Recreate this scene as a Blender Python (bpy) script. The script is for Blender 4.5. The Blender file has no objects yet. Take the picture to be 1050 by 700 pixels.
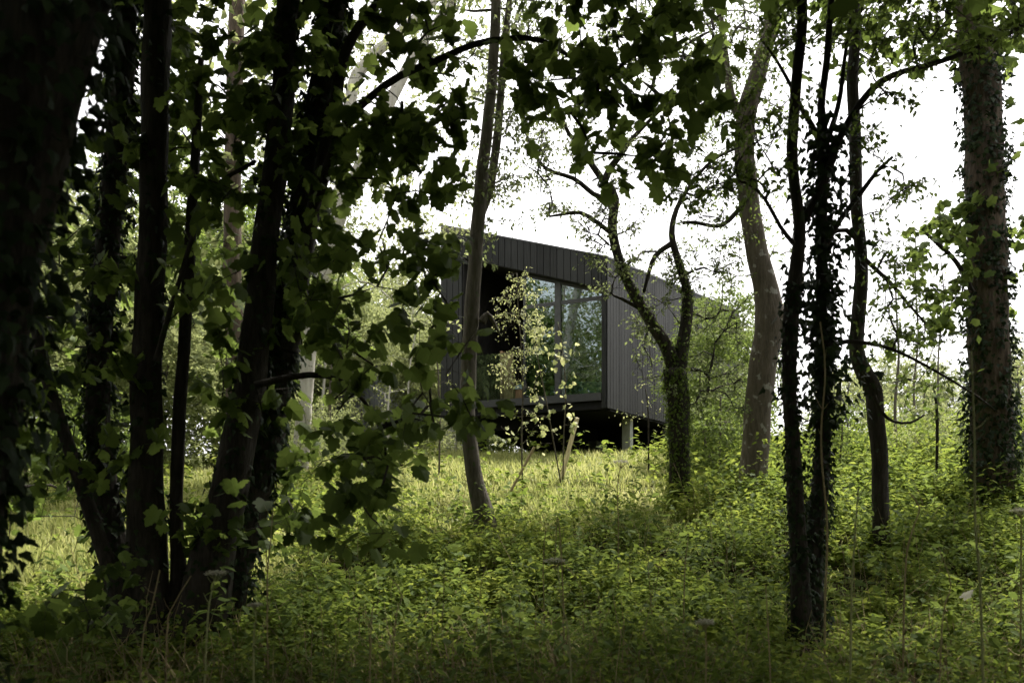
import bpy, math, random
import numpy as np
from mathutils import Vector, noise as mn
PI = math.pi
SC = bpy.context.scene
COL = SC.collection
F = 871.0; HOR = 516.0; EYE = 1.5          # focal length in photo pixels, horizon row, eye height

def P(px, py, Y):                            # a point seen at (px,py) of the photo and Y metres away
    return np.array([(px-525)/F*Y, Y, EYE+(HOR-py)/F*Y])

# ------------------------------------------------------------------ ground shape
GY = np.array([-60, 0, 4, 7.5, 10, 12, 14, 17, 20, 23, 30, 60, 250.])
GZ = np.array([-1.9,-1.85,-1.78,-1.5,-.95,-.5,-.12,.46,.92,1.26,1.55,2.0,4.0]) + EYE
def ground(x, y):
    x = np.asarray(x, float); y = np.asarray(y, float)
    z = np.interp(y, GY, GZ)
    t = np.clip((y-9)/12, 0, 1)
    z = z + .045*np.clip(x-3, 0, 14)*t - .05*np.clip(-x-1.5, 0, 9)*np.clip((y-11)/8, 0, 1)
    z = z + .05*np.sin(x*1.3+y*.7)*np.sin(y*.9-x*.4) + .03*np.sin(x*2.9+1)*np.sin(y*2.3+2)
    return z

# ------------------------------------------------------------------ materials
def newmat(name):
    m = bpy.data.materials.new(name); m.use_nodes = True
    nt = m.node_tree; nt.nodes.clear()
    return m, nt, nt.nodes, nt.links
def ramp(N, cols):
    r = N.new('ShaderNodeValToRGB')
    while len(r.color_ramp.elements) < len(cols): r.color_ramp.elements.new(.5)
    for e, (p, c) in zip(r.color_ramp.elements, cols): e.position = p; e.color = (*c, 1)
    return r
def leaf_mat(name, cols, trans=.35, rough=.55, spec=.3, clump=0.0, tv=1.5):
    m, nt, N, L = newmat(name)
    g = N.new('ShaderNodeNewGeometry')
    r = ramp(N, [(i/(len(cols)-1), c) for i, c in enumerate(cols)])
    if clump > 0:
        tx = N.new('ShaderNodeTexCoord'); n = N.new('ShaderNodeTexNoise'); n.inputs['Scale'].default_value = clump
        L.new(tx.outputs['Object'], n.inputs['Vector'])
        mx = N.new('ShaderNodeMath'); mx.operation = 'MULTIPLY_ADD'
        L.new(n.outputs['Fac'], mx.inputs[0]); mx.inputs[1].default_value = 1.7; mx.inputs[2].default_value = -.6
        av = N.new('ShaderNodeMath'); av.operation = 'MULTIPLY_ADD'
        L.new(g.outputs['Random Per Island'], av.inputs[0]); av.inputs[1].default_value = .55
        h = N.new('ShaderNodeMath'); h.operation = 'MULTIPLY'; L.new(mx.outputs[0], h.inputs[0]); h.inputs[1].default_value = .5
        L.new(h.outputs[0], av.inputs[2]); L.new(av.outputs[0], r.inputs[0])
    else:
        L.new(g.outputs['Random Per Island'], r.inputs[0])
    b = N.new('ShaderNodeBsdfPrincipled'); b.inputs['Roughness'].default_value = rough
    b.inputs['Specular IOR Level'].default_value = spec
    L.new(r.outputs[0], b.inputs['Base Color'])
    t = N.new('ShaderNodeBsdfTranslucent')
    hs = N.new('ShaderNodeHueSaturation'); hs.inputs['Hue'].default_value = .485; hs.inputs['Saturation'].default_value = .96; hs.inputs['Value'].default_value = tv
    L.new(r.outputs[0], hs.inputs['Color']); L.new(hs.outputs[0], t.inputs['Color'])
    mix = N.new('ShaderNodeMixShader'); mix.inputs[0].default_value = trans
    L.new(b.outputs[0], mix.inputs[1]); L.new(t.outputs[0], mix.inputs[2])
    o = N.new('ShaderNodeOutputMaterial'); L.new(mix.outputs[0], o.inputs['Surface'])
    return m
def bark_mat(name, c1, c2, spot=None, scale=6, bump=.6, spot_scale=9, spot_at=.62):
    m, nt, N, L = newmat(name)
    tx = N.new('ShaderNodeTexCoord'); mp = N.new('ShaderNodeMapping'); mp.inputs['Scale'].default_value = (scale*2.2, scale*2.2, scale*.45)
    L.new(tx.outputs['Object'], mp.inputs['Vector'])
    n = N.new('ShaderNodeTexNoise'); n.inputs['Scale'].default_value = 1.6; n.inputs['Detail'].default_value = 7; n.inputs['Roughness'].default_value = .7
    L.new(mp.outputs[0], n.inputs['Vector'])
    r = ramp(N, [(.32, c1), (.68, c2)]); L.new(n.outputs['Fac'], r.inputs[0])
    out = r.outputs[0]
    if spot:
        n2 = N.new('ShaderNodeTexNoise'); n2.inputs['Scale'].default_value = spot_scale; n2.inputs['Detail'].default_value = 4
        L.new(tx.outputs['Object'], n2.inputs['Vector'])
        r2 = ramp(N, [(spot_at, (0,0,0)), (spot_at+.05, (1,1,1))]); L.new(n2.outputs['Fac'], r2.inputs[0])
        mx = N.new('ShaderNodeMix'); mx.data_type = 'RGBA'; L.new(r2.outputs[0], mx.inputs[0]); L.new(out, mx.inputs[6]); mx.inputs[7].default_value = (*spot, 1)
        out = mx.outputs[2]
    b = N.new('ShaderNodeBsdfPrincipled'); b.inputs['Roughness'].default_value = .9; b.inputs['Specular IOR Level'].default_value = .2
    L.new(out, b.inputs['Base Color'])
    v = N.new('ShaderNodeTexVoronoi'); v.feature = 'DISTANCE_TO_EDGE'; v.inputs['Scale'].default_value = 2.2; L.new(mp.outputs[0], v.inputs['Vector'])
    ad = N.new('ShaderNodeMath'); ad.operation = 'ADD'; L.new(v.outputs['Distance'], ad.inputs[0]); L.new(n.outputs['Fac'], ad.inputs[1])
    bp = N.new('ShaderNodeBump'); bp.inputs['Strength'].default_value = bump; bp.inputs['Distance'].default_value = .02
    L.new(ad.outputs[0], bp.inputs['Height']); L.new(bp.outputs[0], b.inputs['Normal'])
    o = N.new('ShaderNodeOutputMaterial'); L.new(b.outputs[0], o.inputs['Surface'])
    return m
def plain(name, c, rough=.7, spec=.3, nscale=8, amt=.25, bump=0, stretch=(1,1,1)):
    m, nt, N, L = newmat(name)
    tx = N.new('ShaderNodeTexCoord'); mp = N.new('ShaderNodeMapping'); mp.inputs['Scale'].default_value = stretch
    L.new(tx.outputs['Object'], mp.inputs['Vector'])
    n = N.new('ShaderNodeTexNoise'); n.inputs['Scale'].default_value = nscale; n.inputs['Detail'].default_value = 6; L.new(mp.outputs[0], n.inputs['Vector'])
    r = ramp(N, [(.3, tuple(x*(1-amt) for x in c)), (.7, tuple(min(1, x*(1+amt)) for x in c))]); L.new(n.outputs['Fac'], r.inputs[0])
    b = N.new('ShaderNodeBsdfPrincipled'); b.inputs['Roughness'].default_value = rough; b.inputs['Specular IOR Level'].default_value = spec
    L.new(r.outputs[0], b.inputs['Base Color'])
    if bump:
        bp = N.new('ShaderNodeBump'); bp.inputs['Strength'].default_value = bump; bp.inputs['Distance'].default_value = .01
        L.new(n.outputs['Fac'], bp.inputs['Height']); L.new(bp.outputs[0], b.inputs['Normal'])
    o = N.new('ShaderNodeOutputMaterial'); L.new(b.outputs[0], o.inputs['Surface'])
    return m
def board_mat(name, lo, hi):
    m, nt, N, L = newmat(name)
    g = N.new('ShaderNodeNewGeometry'); tx = N.new('ShaderNodeTexCoord')
    mp = N.new('ShaderNodeMapping'); mp.inputs['Scale'].default_value = (22, 22, .8); L.new(tx.outputs['Object'], mp.inputs['Vector'])
    n = N.new('ShaderNodeTexNoise'); n.inputs['Scale'].default_value = 2; n.inputs['Detail'].default_value = 8; L.new(mp.outputs[0], n.inputs['Vector'])
    n2 = N.new('ShaderNodeTexNoise'); n2.inputs['Scale'].default_value = .9; n2.inputs['Detail'].default_value = 3; L.new(tx.outputs['Object'], n2.inputs['Vector'])
    a = N.new('ShaderNodeMath'); a.operation = 'MULTIPLY_ADD'; L.new(g.outputs['Random Per Island'], a.inputs[0]); a.inputs[1].default_value = .42; L.new(n.outputs['Fac'], a.inputs[2])
    c = N.new('ShaderNodeMath'); c.operation = 'MULTIPLY_ADD'; L.new(n2.outputs['Fac'], c.inputs[0]); c.inputs[1].default_value = .4; L.new(a.outputs[0], c.inputs[2])
    r = ramp(N, [(.45, lo), (1.0, hi)]); L.new(c.outputs[0], r.inputs[0])
    b = N.new('ShaderNodeBsdfPrincipled'); b.inputs['Roughness'].default_value = .75; b.inputs['Specular IOR Level'].default_value = .15
    L.new(r.outputs[0], b.inputs['Base Color'])
    bp = N.new('ShaderNodeBump'); bp.inputs['Strength'].default_value = .35; bp.inputs['Distance'].default_value = .004
    L.new(n.outputs['Fac'], bp.inputs['Height']); L.new(bp.outputs[0], b.inputs['Normal'])
    o = N.new('ShaderNodeOutputMaterial'); L.new(b.outputs[0], o.inputs['Surface'])
    return m
def glass_mat(name, tint, refl):
    m, nt, N, L = newmat(name)
    t = N.new('ShaderNodeBsdfTransparent'); t.inputs[0].default_value = (*tint, 1)
    g = N.new('ShaderNodeBsdfGlossy'); g.inputs['Roughness'].default_value = .01; g.inputs['Color'].default_value = (.86, .95, 1, 1)
    n = N.new('ShaderNodeTexNoise'); n.inputs['Scale'].default_value = .7; tx = N.new('ShaderNodeTexCoord'); L.new(tx.outputs['Object'], n.inputs['Vector'])
    bp = N.new('ShaderNodeBump'); bp.inputs['Strength'].default_value = .03; bp.inputs['Distance'].default_value = .02
    L.new(n.outputs['Fac'], bp.inputs['Height']); L.new(bp.outputs[0], g.inputs['Normal'])
    f = N.new('ShaderNodeFresnel'); f.inputs[0].default_value = 1.5
    a = N.new('ShaderNodeMath'); a.operation = 'ADD'; a.use_clamp = True; L.new(f.outputs[0], a.inputs[0]); a.inputs[1].default_value = refl
    mix = N.new('ShaderNodeMixShader'); L.new(a.outputs[0], mix.inputs[0]); L.new(t.outputs[0], mix.inputs[1]); L.new(g.outputs[0], mix.inputs[2])
    o = N.new('ShaderNodeOutputMaterial'); L.new(mix.outputs[0], o.inputs['Surface'])
    return m
M = {}
M['syc'] = leaf_mat('sycamore_leaf', [(.028,.046,.008),(.045,.072,.012),(.065,.1,.017),(.09,.135,.025)], .55, .6, .15, tv=2.0)
M['mid'] = leaf_mat('mid_green_leaf', [(.045,.072,.014),(.075,.115,.02),(.11,.155,.03)], .5, .7, .12)
M['pale'] = leaf_mat('pale_green_leaf', [(.12,.15,.05),(.17,.2,.075),(.23,.25,.11)], .45, .7, .15, clump=.6)
M['thorn'] = leaf_mat('small_twig_leaf', [(.07,.095,.035),(.1,.13,.045),(.13,.16,.06)], .42, .7, .15)
M['yellow'] = leaf_mat('yellow_green_leaf', [(.14,.17,.06),(.22,.25,.09),(.34,.35,.17)], .4)
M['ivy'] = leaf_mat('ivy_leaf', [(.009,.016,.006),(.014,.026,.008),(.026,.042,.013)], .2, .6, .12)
M['under'] = leaf_mat('undergrowth_leaf', [(.045,.075,.01),(.095,.14,.018),(.15,.19,.028),(.21,.235,.045)], .5, .75, .08, clump=.55)
M['grass'] = leaf_mat('meadow_grass', [(.15,.185,.045),(.22,.25,.07),(.3,.31,.115),(.38,.35,.19)], .4, .6, .2, clump=.7)
M['dry'] = leaf_mat('dry_stalk', [(.13,.1,.055),(.24,.19,.1),(.2,.18,.08)], .1, .8, .2)
M['green_stem'] = leaf_mat('green_stalk', [(.2,.22,.09),(.26,.26,.12)], .15, .7, .2)
M['umbel'] = leaf_mat('seed_head', [(.28,.27,.19),(.42,.41,.32)], .3, .8)
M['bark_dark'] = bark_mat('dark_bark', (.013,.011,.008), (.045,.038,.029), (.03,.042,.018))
M['bark_grey'] = bark_mat('grey_bark', (.05,.042,.032), (.13,.115,.09), (.06,.085,.03))
M['bark_beech'] = bark_mat('beech_bark', (.06,.048,.034), (.13,.11,.085), (.24,.23,.2), scale=5, bump=.7, spot_scale=6, spot_at=.6)
M['bark_pale'] = bark_mat('pale_bark', (.3,.28,.24), (.5,.48,.43), (.12,.12,.09), scale=3, bump=.3)
M['bark_ash'] = bark_mat('furrowed_bark', (.035,.026,.02), (.13,.098,.07), (.05,.065,.025), scale=4, bump=.9)
M['boards'] = board_mat('charred_boards', (.009,.0095,.0092), (.032,.033,.032))
M['boards_dark'] = board_mat('loggia_boards', (.018,.017,.016), (.032,.03,.029))
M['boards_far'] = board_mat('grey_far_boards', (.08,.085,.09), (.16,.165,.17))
M['black'] = plain('black_timber', (.012,.012,.012), .8, .1)
M['metal'] = plain('dark_metal', (.035,.036,.038), .4, .5)
M['fascia'] = plain('deck_fascia', (.032,.033,.034), .6, .4, stretch=(1,1,10))
M['concrete'] = plain('concrete', (.36,.37,.36), .85, .2, 6, .18, .3)
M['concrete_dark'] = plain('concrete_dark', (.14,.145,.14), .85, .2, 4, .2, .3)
M['oak'] = plain('oak', (.34,.22,.12), .6, .3, 12, .25, stretch=(3,3,.4))
M['stake'] = plain('stake_wood', (.66,.56,.4), .8, .2, 14, .2, .2, (3,3,.4))
M['stake2'] = plain('old_stake_wood', (.3,.24,.14), .8, .2, 14, .2, .2, (3,3,.4))
M['blue'] = plain('blue_grey_cloth', (.3,.42,.45), .9, .1)
M['floor'] = plain('interior_floor', (.12,.1,.08), .5)
M['room'] = plain('interior_wall', (.06,.055,.05), .8)
M['curtain'] = plain('curtain', (.2,.19,.17), .9, .1, 30, .2, stretch=(6,6,.2))
M['glass'] = glass_mat('window_glass', (.55,.68,.66), .11)
M['glass_b'] = glass_mat('balustrade_glass', (.72,.8,.77), .0)

# ------------------------------------------------------------------ mesh building
class MB:
    def __init__(s): s.v = []; s.f = []; s.n = 0
    def add(s, verts, faces):                # faces: list of int arrays (n,k)
        verts = np.asarray(verts, np.float32).reshape(-1, 3)
        for fa in (faces if isinstance(faces, list) else [faces]):
            s.f.append(np.asarray(fa, np.int64)+s.n)
        s.v.append(verts); s.n += len(verts)
    def box(s, lo, hi):
        x0,y0,z0 = lo; x1,y1,z1 = hi
        s.add([(x0,y0,z0),(x1,y0,z0),(x1,y1,z0),(x0,y1,z0),(x0,y0,z1),(x1,y0,z1),(x1,y1,z1),(x0,y1,z1)],
              np.array([(0,3,2,1),(4,5,6,7),(0,1,5,4),(1,2,6,5),(2,3,7,6),(3,0,4,7)]))
    def hexa(s, b, t):                       # bottom 4 corners, top 4 corners
        s.add(list(b)+list(t), np.array([(0,3,2,1),(4,5,6,7),(0,1,5,4),(1,2,6,5),(2,3,7,6),(3,0,4,7)]))
    def build(s, name, mat, parent=None, smooth=False, off=None):
        me = bpy.data.meshes.new(name)
        v = np.concatenate(s.v) if s.v else np.zeros((0,3), np.float32)
        if parent is not None and off is None: off = parent.location
        if off is not None: v = v - np.array(off, np.float32)[None]
        me.vertices.add(len(v)); me.vertices.foreach_set('co', v.astype(np.float32).ravel())
        loops = np.concatenate([f.ravel() for f in s.f]); tot = np.concatenate([np.full(len(f), f.shape[1]) for f in s.f])
        me.loops.add(len(loops)); me.loops.foreach_set('vertex_index', loops.astype(np.int32))
        me.polygons.add(len(tot)); st = np.concatenate([[0], np.cumsum(tot)[:-1]])
        me.polygons.foreach_set('loop_start', st.astype(np.int32)); me.polygons.foreach_set('loop_total', tot.astype(np.int32))
        me.polygons.foreach_set('use_smooth', np.full(len(tot), smooth, bool))
        me.update(calc_edges=True); me.validate()
        me.materials.append(mat)
        o = bpy.data.objects.new(name, me); COL.objects.link(o)
        if parent is not None: o.parent = parent
        return o
def tag(o, label=None, cat=None, group=None, kind=None):
    if label: o['label'] = label
    if cat: o['category'] = cat
    if group: o['group'] = group
    if kind: o['kind'] = kind
    return o
def empty(name, loc, label, cat, group=None):
    o = bpy.data.objects.new(name, None); COL.objects.link(o); o.location = Vector([float(a) for a in loc]); o.empty_display_size = .3
    return tag(o, label, cat, group)

def smooth_path(pts, rad, step):
    pts = np.array(pts, float); rad = np.array(rad, float)
    n = len(pts); out = []; ro = []
    ext = np.vstack([2*pts[0]-pts[1], pts, 2*pts[-1]-pts[-2]])
    for i in range(n-1):
        p0,p1,p2,p3 = ext[i],ext[i+1],ext[i+2],ext[i+3]
        k = max(2, int(np.linalg.norm(p2-p1)/step))
        for t in np.arange(k)/k:
            out.append(.5*((2*p1)+(-p0+p2)*t+(2*p0-5*p1+4*p2-p3)*t*t+(-p0+3*p1-3*p2+p3)*t**3)); ro.append(rad[i]*(1-t)+rad[i+1]*t)
    out.append(pts[-1]); ro.append(rad[-1])
    return np.array(out), np.array(ro)
def tube(mb, pts, rad, ns=8, rough=0.0, seed=0):
    pts = np.asarray(pts, float); n = len(pts)
    if n < 2: return
    tg = np.gradient(pts, axis=0); tg /= (np.linalg.norm(tg, axis=1, keepdims=True)+1e-9)
    ref = np.array([1.,0,0]) if abs(tg[0][0]) < .9 else np.array([0,1.,0])
    V = []
    a = np.arange(ns)/ns*2*PI
    u = np.cross(tg[0], ref); u /= np.linalg.norm(u)
    for i in range(n):
        u = u-tg[i]*np.dot(u, tg[i]); u /= (np.linalg.norm(u)+1e-9); w = np.cross(tg[i], u)
        r = np.full(ns, rad[i])
        if rough:
            r = r*(1+rough*np.sin(a*3+seed+i*.35)*.5+rough*np.sin(a*5-i*.22+seed*2)*.4+rough*.5*np.sin(i*.9+seed+a))
        V.append(pts[i]+np.outer(np.cos(a)*r, u)+np.outer(np.sin(a)*r, w))
    V = np.concatenate(V)
    i = np.arange(n-1)[:,None]*ns; j = np.arange(ns)[None]; k = (j+1) % ns
    Q = np.stack([i+j, i+k, i+ns+k, i+ns+j], -1).reshape(-1,4)
    V = np.vstack([V, pts[-1:]]); m = len(V)-1
    cap = np.stack([(n-1)*ns+np.arange(ns), (n-1)*ns+(np.arange(ns)+1)%ns, np.full(ns, m)], -1)
    mb.add(V, [Q, cap])

# leaf templates: base at origin, tip along +x, normal +z
def fan(outline, zc=.06, center=(.5,0)):
    o = np.array(outline, float)
    c = np.array([[center[0], center[1], 0]])
    z = -zc*(np.abs(o[:,1])*2)**1.3 - zc*1.2*np.clip(o[:,0]-.5, 0, 1)
    v = np.vstack([np.column_stack([o, z]), c]); n = len(o)
    return v, np.array([(i, (i+1)%n, n) for i in range(n)])
_h = [(0,0),(-.08,.10),(-.13,.22),(-.12,.38),(.0,.40),(.08,.45),(.16,.38),(.28,.50),(.40,.50),(.49,.56),(.53,.43),(.54,.31),(.64,.32),(.72,.33),(.79,.21),(.90,.14),(1,0)]
SYC = fan(_h+[(x,-y) for x,y in _h[-2:0:-1]], .13, (.3,0))
_h = [(0,.05),(-.02,.3),(.2,.48),(.42,.3),(.62,.40),(.75,.2),(1,0)]
SYC_L = fan(_h+[(x,-y) for x,y in _h[-2::-1]], .12, (.4,0))
_h = [(0,.0),(-.04,.28),(.22,.44),(.38,.26),(.6,.2),(1,0)]
IVY = fan(_h+[(x,-y) for x,y in _h[-2:0:-1]], .08, (.36,0))
OVAL = (np.array([(0,0,0),(.3,.26,.05),(.3,-.26,.05),(.7,.2,.03),(.7,-.2,.03),(1,0,-.06),(.33,0,0),(.72,0,-.01)]),
        np.array([(0,6,1),(0,2,6),(6,7,3),(6,3,1),(6,4,7),(6,2,4),(7,5,3),(7,4,5)]))
DIAM = (np.array([(0,0,0),(.45,.27,.06),(.45,-.27,.06),(1,0,-.04),(.5,0,0)]), np.array([(0,4,1),(0,2,4),(4,3,1),(4,2,3)]))
BLADE = (np.array([(0,.5,0),(0,-.5,0),(.55,.35,.05),(.55,-.35,.05),(1,0,.22)]), [np.array([(0,1,3,2)]), np.array([(2,3,4)])])
R = np.random.default_rng(7)

def orient(n, droop=(.0,.6), tilt=.5, rng=None):
    rng = rng or R
    az = rng.uniform(0, 2*PI, n); d = rng.uniform(droop[0], droop[1], n)
    T = np.stack([np.cos(az)*np.cos(d), np.sin(az)*np.cos(d), -np.sin(d)], -1)
    up = np.array([0,0,1.])+rng.normal(0, tilt, (n,3))
    W = np.cross(up, T); W /= (np.linalg.norm(W, axis=1, keepdims=True)+1e-9)
    Nn = np.cross(T, W)
    return T, W, Nn
def scatter(mb, tpl, pos, size, TWN):
    v, fs = tpl; T, W, Nn = TWN; pos = np.asarray(pos); n = len(pos)
    if n == 0: return
    size = np.broadcast_to(size, (n,))
    if n > 3 and tpl is not BLADE:
        W = W*R.uniform(.78, 1.12, (n,1)); Nn = Nn*R.uniform(-.2, 2.3, (n,1))
    V = (v[None,:,0,None]*T[:,None]+v[None,:,1,None]*W[:,None]+v[None,:,2,None]*Nn[:,None])*size[:,None,None]+pos[:,None]
    k = len(v); off = (np.arange(n)*k)[:,None,None]
    mb.add(V.reshape(-1,3), [(np.asarray(f)[None]+off).reshape(-1, np.asarray(f).shape[1]) for f in (fs if isinstance(fs, list) else [fs])])

def grow(wood, leafmb, start, clusters, tpl, size, per=10, spread=.3, droop=(.2,1.1), tilt=.5, tip=.003, step=.35, sag=.06, seed=1, thick=1.0, maxr=.05, twigs=True):
    """Joins every leaf cluster to the nearest wood already there, so branches fork towards the leaves."""
    rng = np.random.default_rng(seed)
    nodes = [np.array(p, float) for p in start]; parent = [-1]*len(nodes); load = [0]*len(nodes)
    base = np.array(start)
    clusters = np.array(clusters, float)
    d0 = np.min(np.linalg.norm(clusters[:,None]-base[None], axis=2), axis=1)
    paths = []
    for ci in np.argsort(d0):
        c = clusters[ci]; arr = np.array(nodes)
        d = np.linalg.norm(arr-c, axis=1)+np.clip(arr[:,2]-c[2], 0, 9)*.5
        j = int(np.argmin(d)); p = arr[j]; L = np.linalg.norm(c-p)
        k = max(2, int(L/step)); idx = [j]
        for t in np.arange(1, k+1)/k:
            q = p+(c-p)*t
            if t < 1: q = q+rng.normal(0, .06*min(L,1.5), 3)*np.array([1,1,.7])
            q = q+np.array([0,0,sag*L*math.sin(PI*t)*1.2])
            nodes.append(q); parent.append(idx[-1]); load.append(0); idx.append(len(nodes)-1)
        paths.append(idx)
    for idx in paths:
        m = idx[-1]
        while m >= 0: load[m] += 1; m = parent[m]
    A = np.array(nodes)
    rr = np.minimum(tip*thick*np.maximum(1, np.array(load))**.5, maxr)
    for idx in paths:
        pts = A[idx]; ra = rr[idx].copy(); ra[0] = min(ra[0], ra[1]*1.15); ra[-1] = tip*.6
        tube(wood, pts, ra, 5 if ra[1] < .012 else 7)
        if per:
            m = int(per*rng.uniform(.6, 1.4)); ntw = max(2, min(6, m//5)); c = pts[-1]; back = pts[-3] if len(pts) >= 3 else pts[0]
            for w_ in range(ntw):
                o_ = back+(c-back)*rng.uniform(.2, 1)
                dr = (c-back)/(np.linalg.norm(c-back)+1e-6)*.5+rng.normal(0, .75, 3)*np.array([1,1,.6]); dr /= np.linalg.norm(dr)
                ln = spread*rng.uniform(.6, 1.5); e1 = o_+dr*ln*.5+np.array([0,0,.06*ln]); e2 = o_+dr*ln+np.array([0,0,-.12*ln])
                if twigs: tube(wood, np.array([o_, e1, e2]), [tip*.8, tip*.6, tip*.3], 4)
                k_ = max(1, m//ntw); tt = rng.uniform(.15, 1.08, k_)[:,None]
                q = np.where(tt < .5, o_+(e1-o_)*tt*2, e1+(e2-e1)*(tt*2-1))+rng.normal(0, size*.3, (k_,3))
                scatter(leafmb, tpl, q, size*rng.uniform(.55, 1.15, k_), orient(k_, droop, tilt, rng))
def cl(x0, y0, x1, y1, Y0, Y1, n, seed=None):
    rng = np.random.default_rng(seed) if seed is not None else R
    return np.array([P(rng.uniform(x0,x1), rng.uniform(y0,y1), rng.uniform(Y0,Y1)) for _ in range(n)])
def blob(c, r, n, shell=.5, seed=0):
    rng = np.random.default_rng(seed)
    d = rng.normal(size=(n,3)); d /= np.linalg.norm(d, axis=1, keepdims=True)
    k = shell+(1-shell)*rng.random((n,1))**.5
    f = 1+.25*np.sin(d[:,:1]*4+seed)*np.cos(d[:,1:2]*5)
    return np.array(c)+d*k*f*np.array(r)
def ivy_on(mb, pts, rad, n, size, depth=.05, zlo=-9, zhi=99, seed=0, lump=.6):
    rng = np.random.default_rng(seed)
    L = np.linalg.norm(np.diff(pts, axis=0), axis=1); c = np.concatenate([[0], np.cumsum(L)])
    t = rng.uniform(0, c[-1], n); i = np.clip(np.searchsorted(c, t)-1, 0, len(L)-1); fr = ((t-c[i])/L[i])[:,None]
    p = pts[i]*(1-fr)+pts[i+1]*fr; r = rad[i]*(1-fr[:,0])+rad[i+1]*fr[:,0]
    tg = pts[i+1]-pts[i]; tg /= np.linalg.norm(tg, axis=1, keepdims=True)
    a = rng.uniform(0, 2*PI, n)
    u = np.cross(tg, [0.,1,0.]); u /= np.linalg.norm(u, axis=1, keepdims=True); w = np.cross(tg, u)
    out = np.cos(a)[:,None]*u+np.sin(a)[:,None]*w
    dn = np.array([max(0, mn.noise(Vector((float(q[2])*1.7+seed*3.1, float(b)*1.0, seed)))*1.6+.55) for q, b in zip(p, a)])
    keep = (rng.random(n) < np.clip(dn+1-lump, 0, 1)) & (p[:,2] > zlo) & (p[:,2] < zhi)
    q = p+out*(r+rng.random(n)**1.5*depth*(.4+dn))[:,None]
    q = q[keep]; out = out[keep]; m = len(q)
    T = np.array([0,0,-1.])+out*.5+rng.normal(0, .5, (m,3)); T /= np.linalg.norm(T, axis=1, keepdims=True)
    Nn = out+rng.normal(0, .35, (m,3)); W = np.cross(Nn, T); W /= np.linalg.norm(W, axis=1, keepdims=True); Nn = np.cross(T, W)
    scatter(mb, IVY, q, size*rng.uniform(.6, 1.25, m), (T, W, Nn))

def stem(points, Y=None, step=.12):
    """points: (px, py, width_px[, Y]) -> smoothed path and radii."""
    pts = []; ra = []
    for q in points:
        y = q[3] if len(q) > 3 else Y
        pts.append(P(q[0], q[1], y)); ra.append(q[2]/2/F*y)
    return smooth_path(pts, ra, step)
def add_stem(root, name, points, Y, mat, ns=14, rough=.1, seed=0):
    pts, ra = stem(points, Y)
    # push the foot into the soil
    mb = MB(); tube(mb, pts, ra, ns, rough, seed); mb.build(name, mat, root, True)
    return pts, ra
# ================================================================== the cabin
ang = math.atan2(-.486, .874)
ZR = float(ground(2.45, 22))
cab = empty('timber_cabin', (2.45, 22.0, ZR), 'black timber clad cabin with slanted roof and large window, raised above the clearing', 'cabin')
cab.rotation_euler = (0, 0, ang)
LW, LD = 5.13, 13.5
def ztop(x, y): return 7.9-x*.318+y*.095-ZR
def opz(x): return 7.10-(x+.14)*.322-ZR      # top of the opening
Zb = 3.98-ZR; Zd = 4.38-ZR
def boards_front(mb, x0, x1, lo, hi, y, th=.022, pitch=.2, gap=.018, rng=np.random.default_rng(5)):
    x = x0
    while x < x1-.01:
        e = min(x+pitch, x1); a, b = x+gap/2, e-gap/2; j = rng.uniform(0, .004)
        mb.hexa([(a,y-th-j,lo(a)),(b,y-th-j,lo(b)),(b,y,lo(b)),(a,y,lo(a))], [(a,y-th-j,hi(a)),(b,y-th-j,hi(b)),(b,y,hi(b)),(a,y,hi(a))]); x = e
def boards_side(mb, y0, y1, lo, hi, x, th=.022, pitch=.2, gap=.018, rng=np.random.default_rng(6)):
    y = y0
    while y < y1-.01:
        e = min(y+pitch, y1); a, b = y+gap/2, e-gap/2; t = th+rng.uniform(0, .004)
        mb.hexa([(x,a,lo(a)),(x+t,a,lo(a)),(x+t,b,lo(b)),(x,b,lo(b))], [(x,a,hi(a)),(x+t,a,hi(a)),(x+t,b,hi(b)),(x,b,hi(b))]); y = e
OFF0 = (0,0,0)
XL, XR = -4.42, -.14                          # the opening
mb = MB()
boards_front(mb, -LW, XL, lambda x: Zb, lambda x: ztop(x,0)-.03, 0)
boards_front(mb, XL, XR, lambda x: opz(x), lambda x: ztop(x,0)-.03, 0)
boards_front(mb, XR, -.005, lambda x: Zb, lambda x: ztop(x,0)-.03, 0)
mb.build('front_wall', M['boards'], cab, off=OFF0)
mb = MB(); boards_side(mb, 0, LD, lambda y: Zb, lambda y: ztop(0,y)-.03, 0)
mb.build('side_wall', M['boards'], cab, off=OFF0)
mb = MB(); boards_side(mb, 0, LD, lambda y: Zb, lambda y: ztop(-LW,y)-.03, -LW-.03)
mb.build('side_wall', M['boards'], cab, off=OFF0)
# wall cores behind the boards
mb = MB()
def core(x0, x1, lo, hi, y0, y1): mb.hexa([(x0,y0,lo(x0)),(x1,y0,lo(x1)),(x1,y1,lo(x1)),(x0,y1,lo(x0))], [(x0,y0,hi(x0)),(x1,y0,hi(x1)),(x1,y1,hi(x1)),(x0,y1,hi(x0))])
core(-LW+.002, XL-.004, lambda x: Zb+.01, lambda x: ztop(x,0)-.06, .003, .25)
core(XL-.002, XR+.002, lambda x: opz(x)+.012, lambda x: ztop(x,0)-.06, .003, .25)
core(XR+.004, -.002, lambda x: Zb+.01, lambda x: ztop(x,0)-.06, .003, .25)
for xa in (-LW+.002, -.12):
    xb = xa+.118
    mb.hexa([(xa,.254,Zb+.01),(xb,.254,Zb+.01),(xb,LD,Zb+.01),(xa,LD,Zb+.01)], [(xa,.254,ztop(xa,.25)-.08),(xb,.254,ztop(xb,.25)-.08),(xb,LD,ztop(xa,LD)-.08),(xa,LD,ztop(xb,LD)-.08)])
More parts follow.
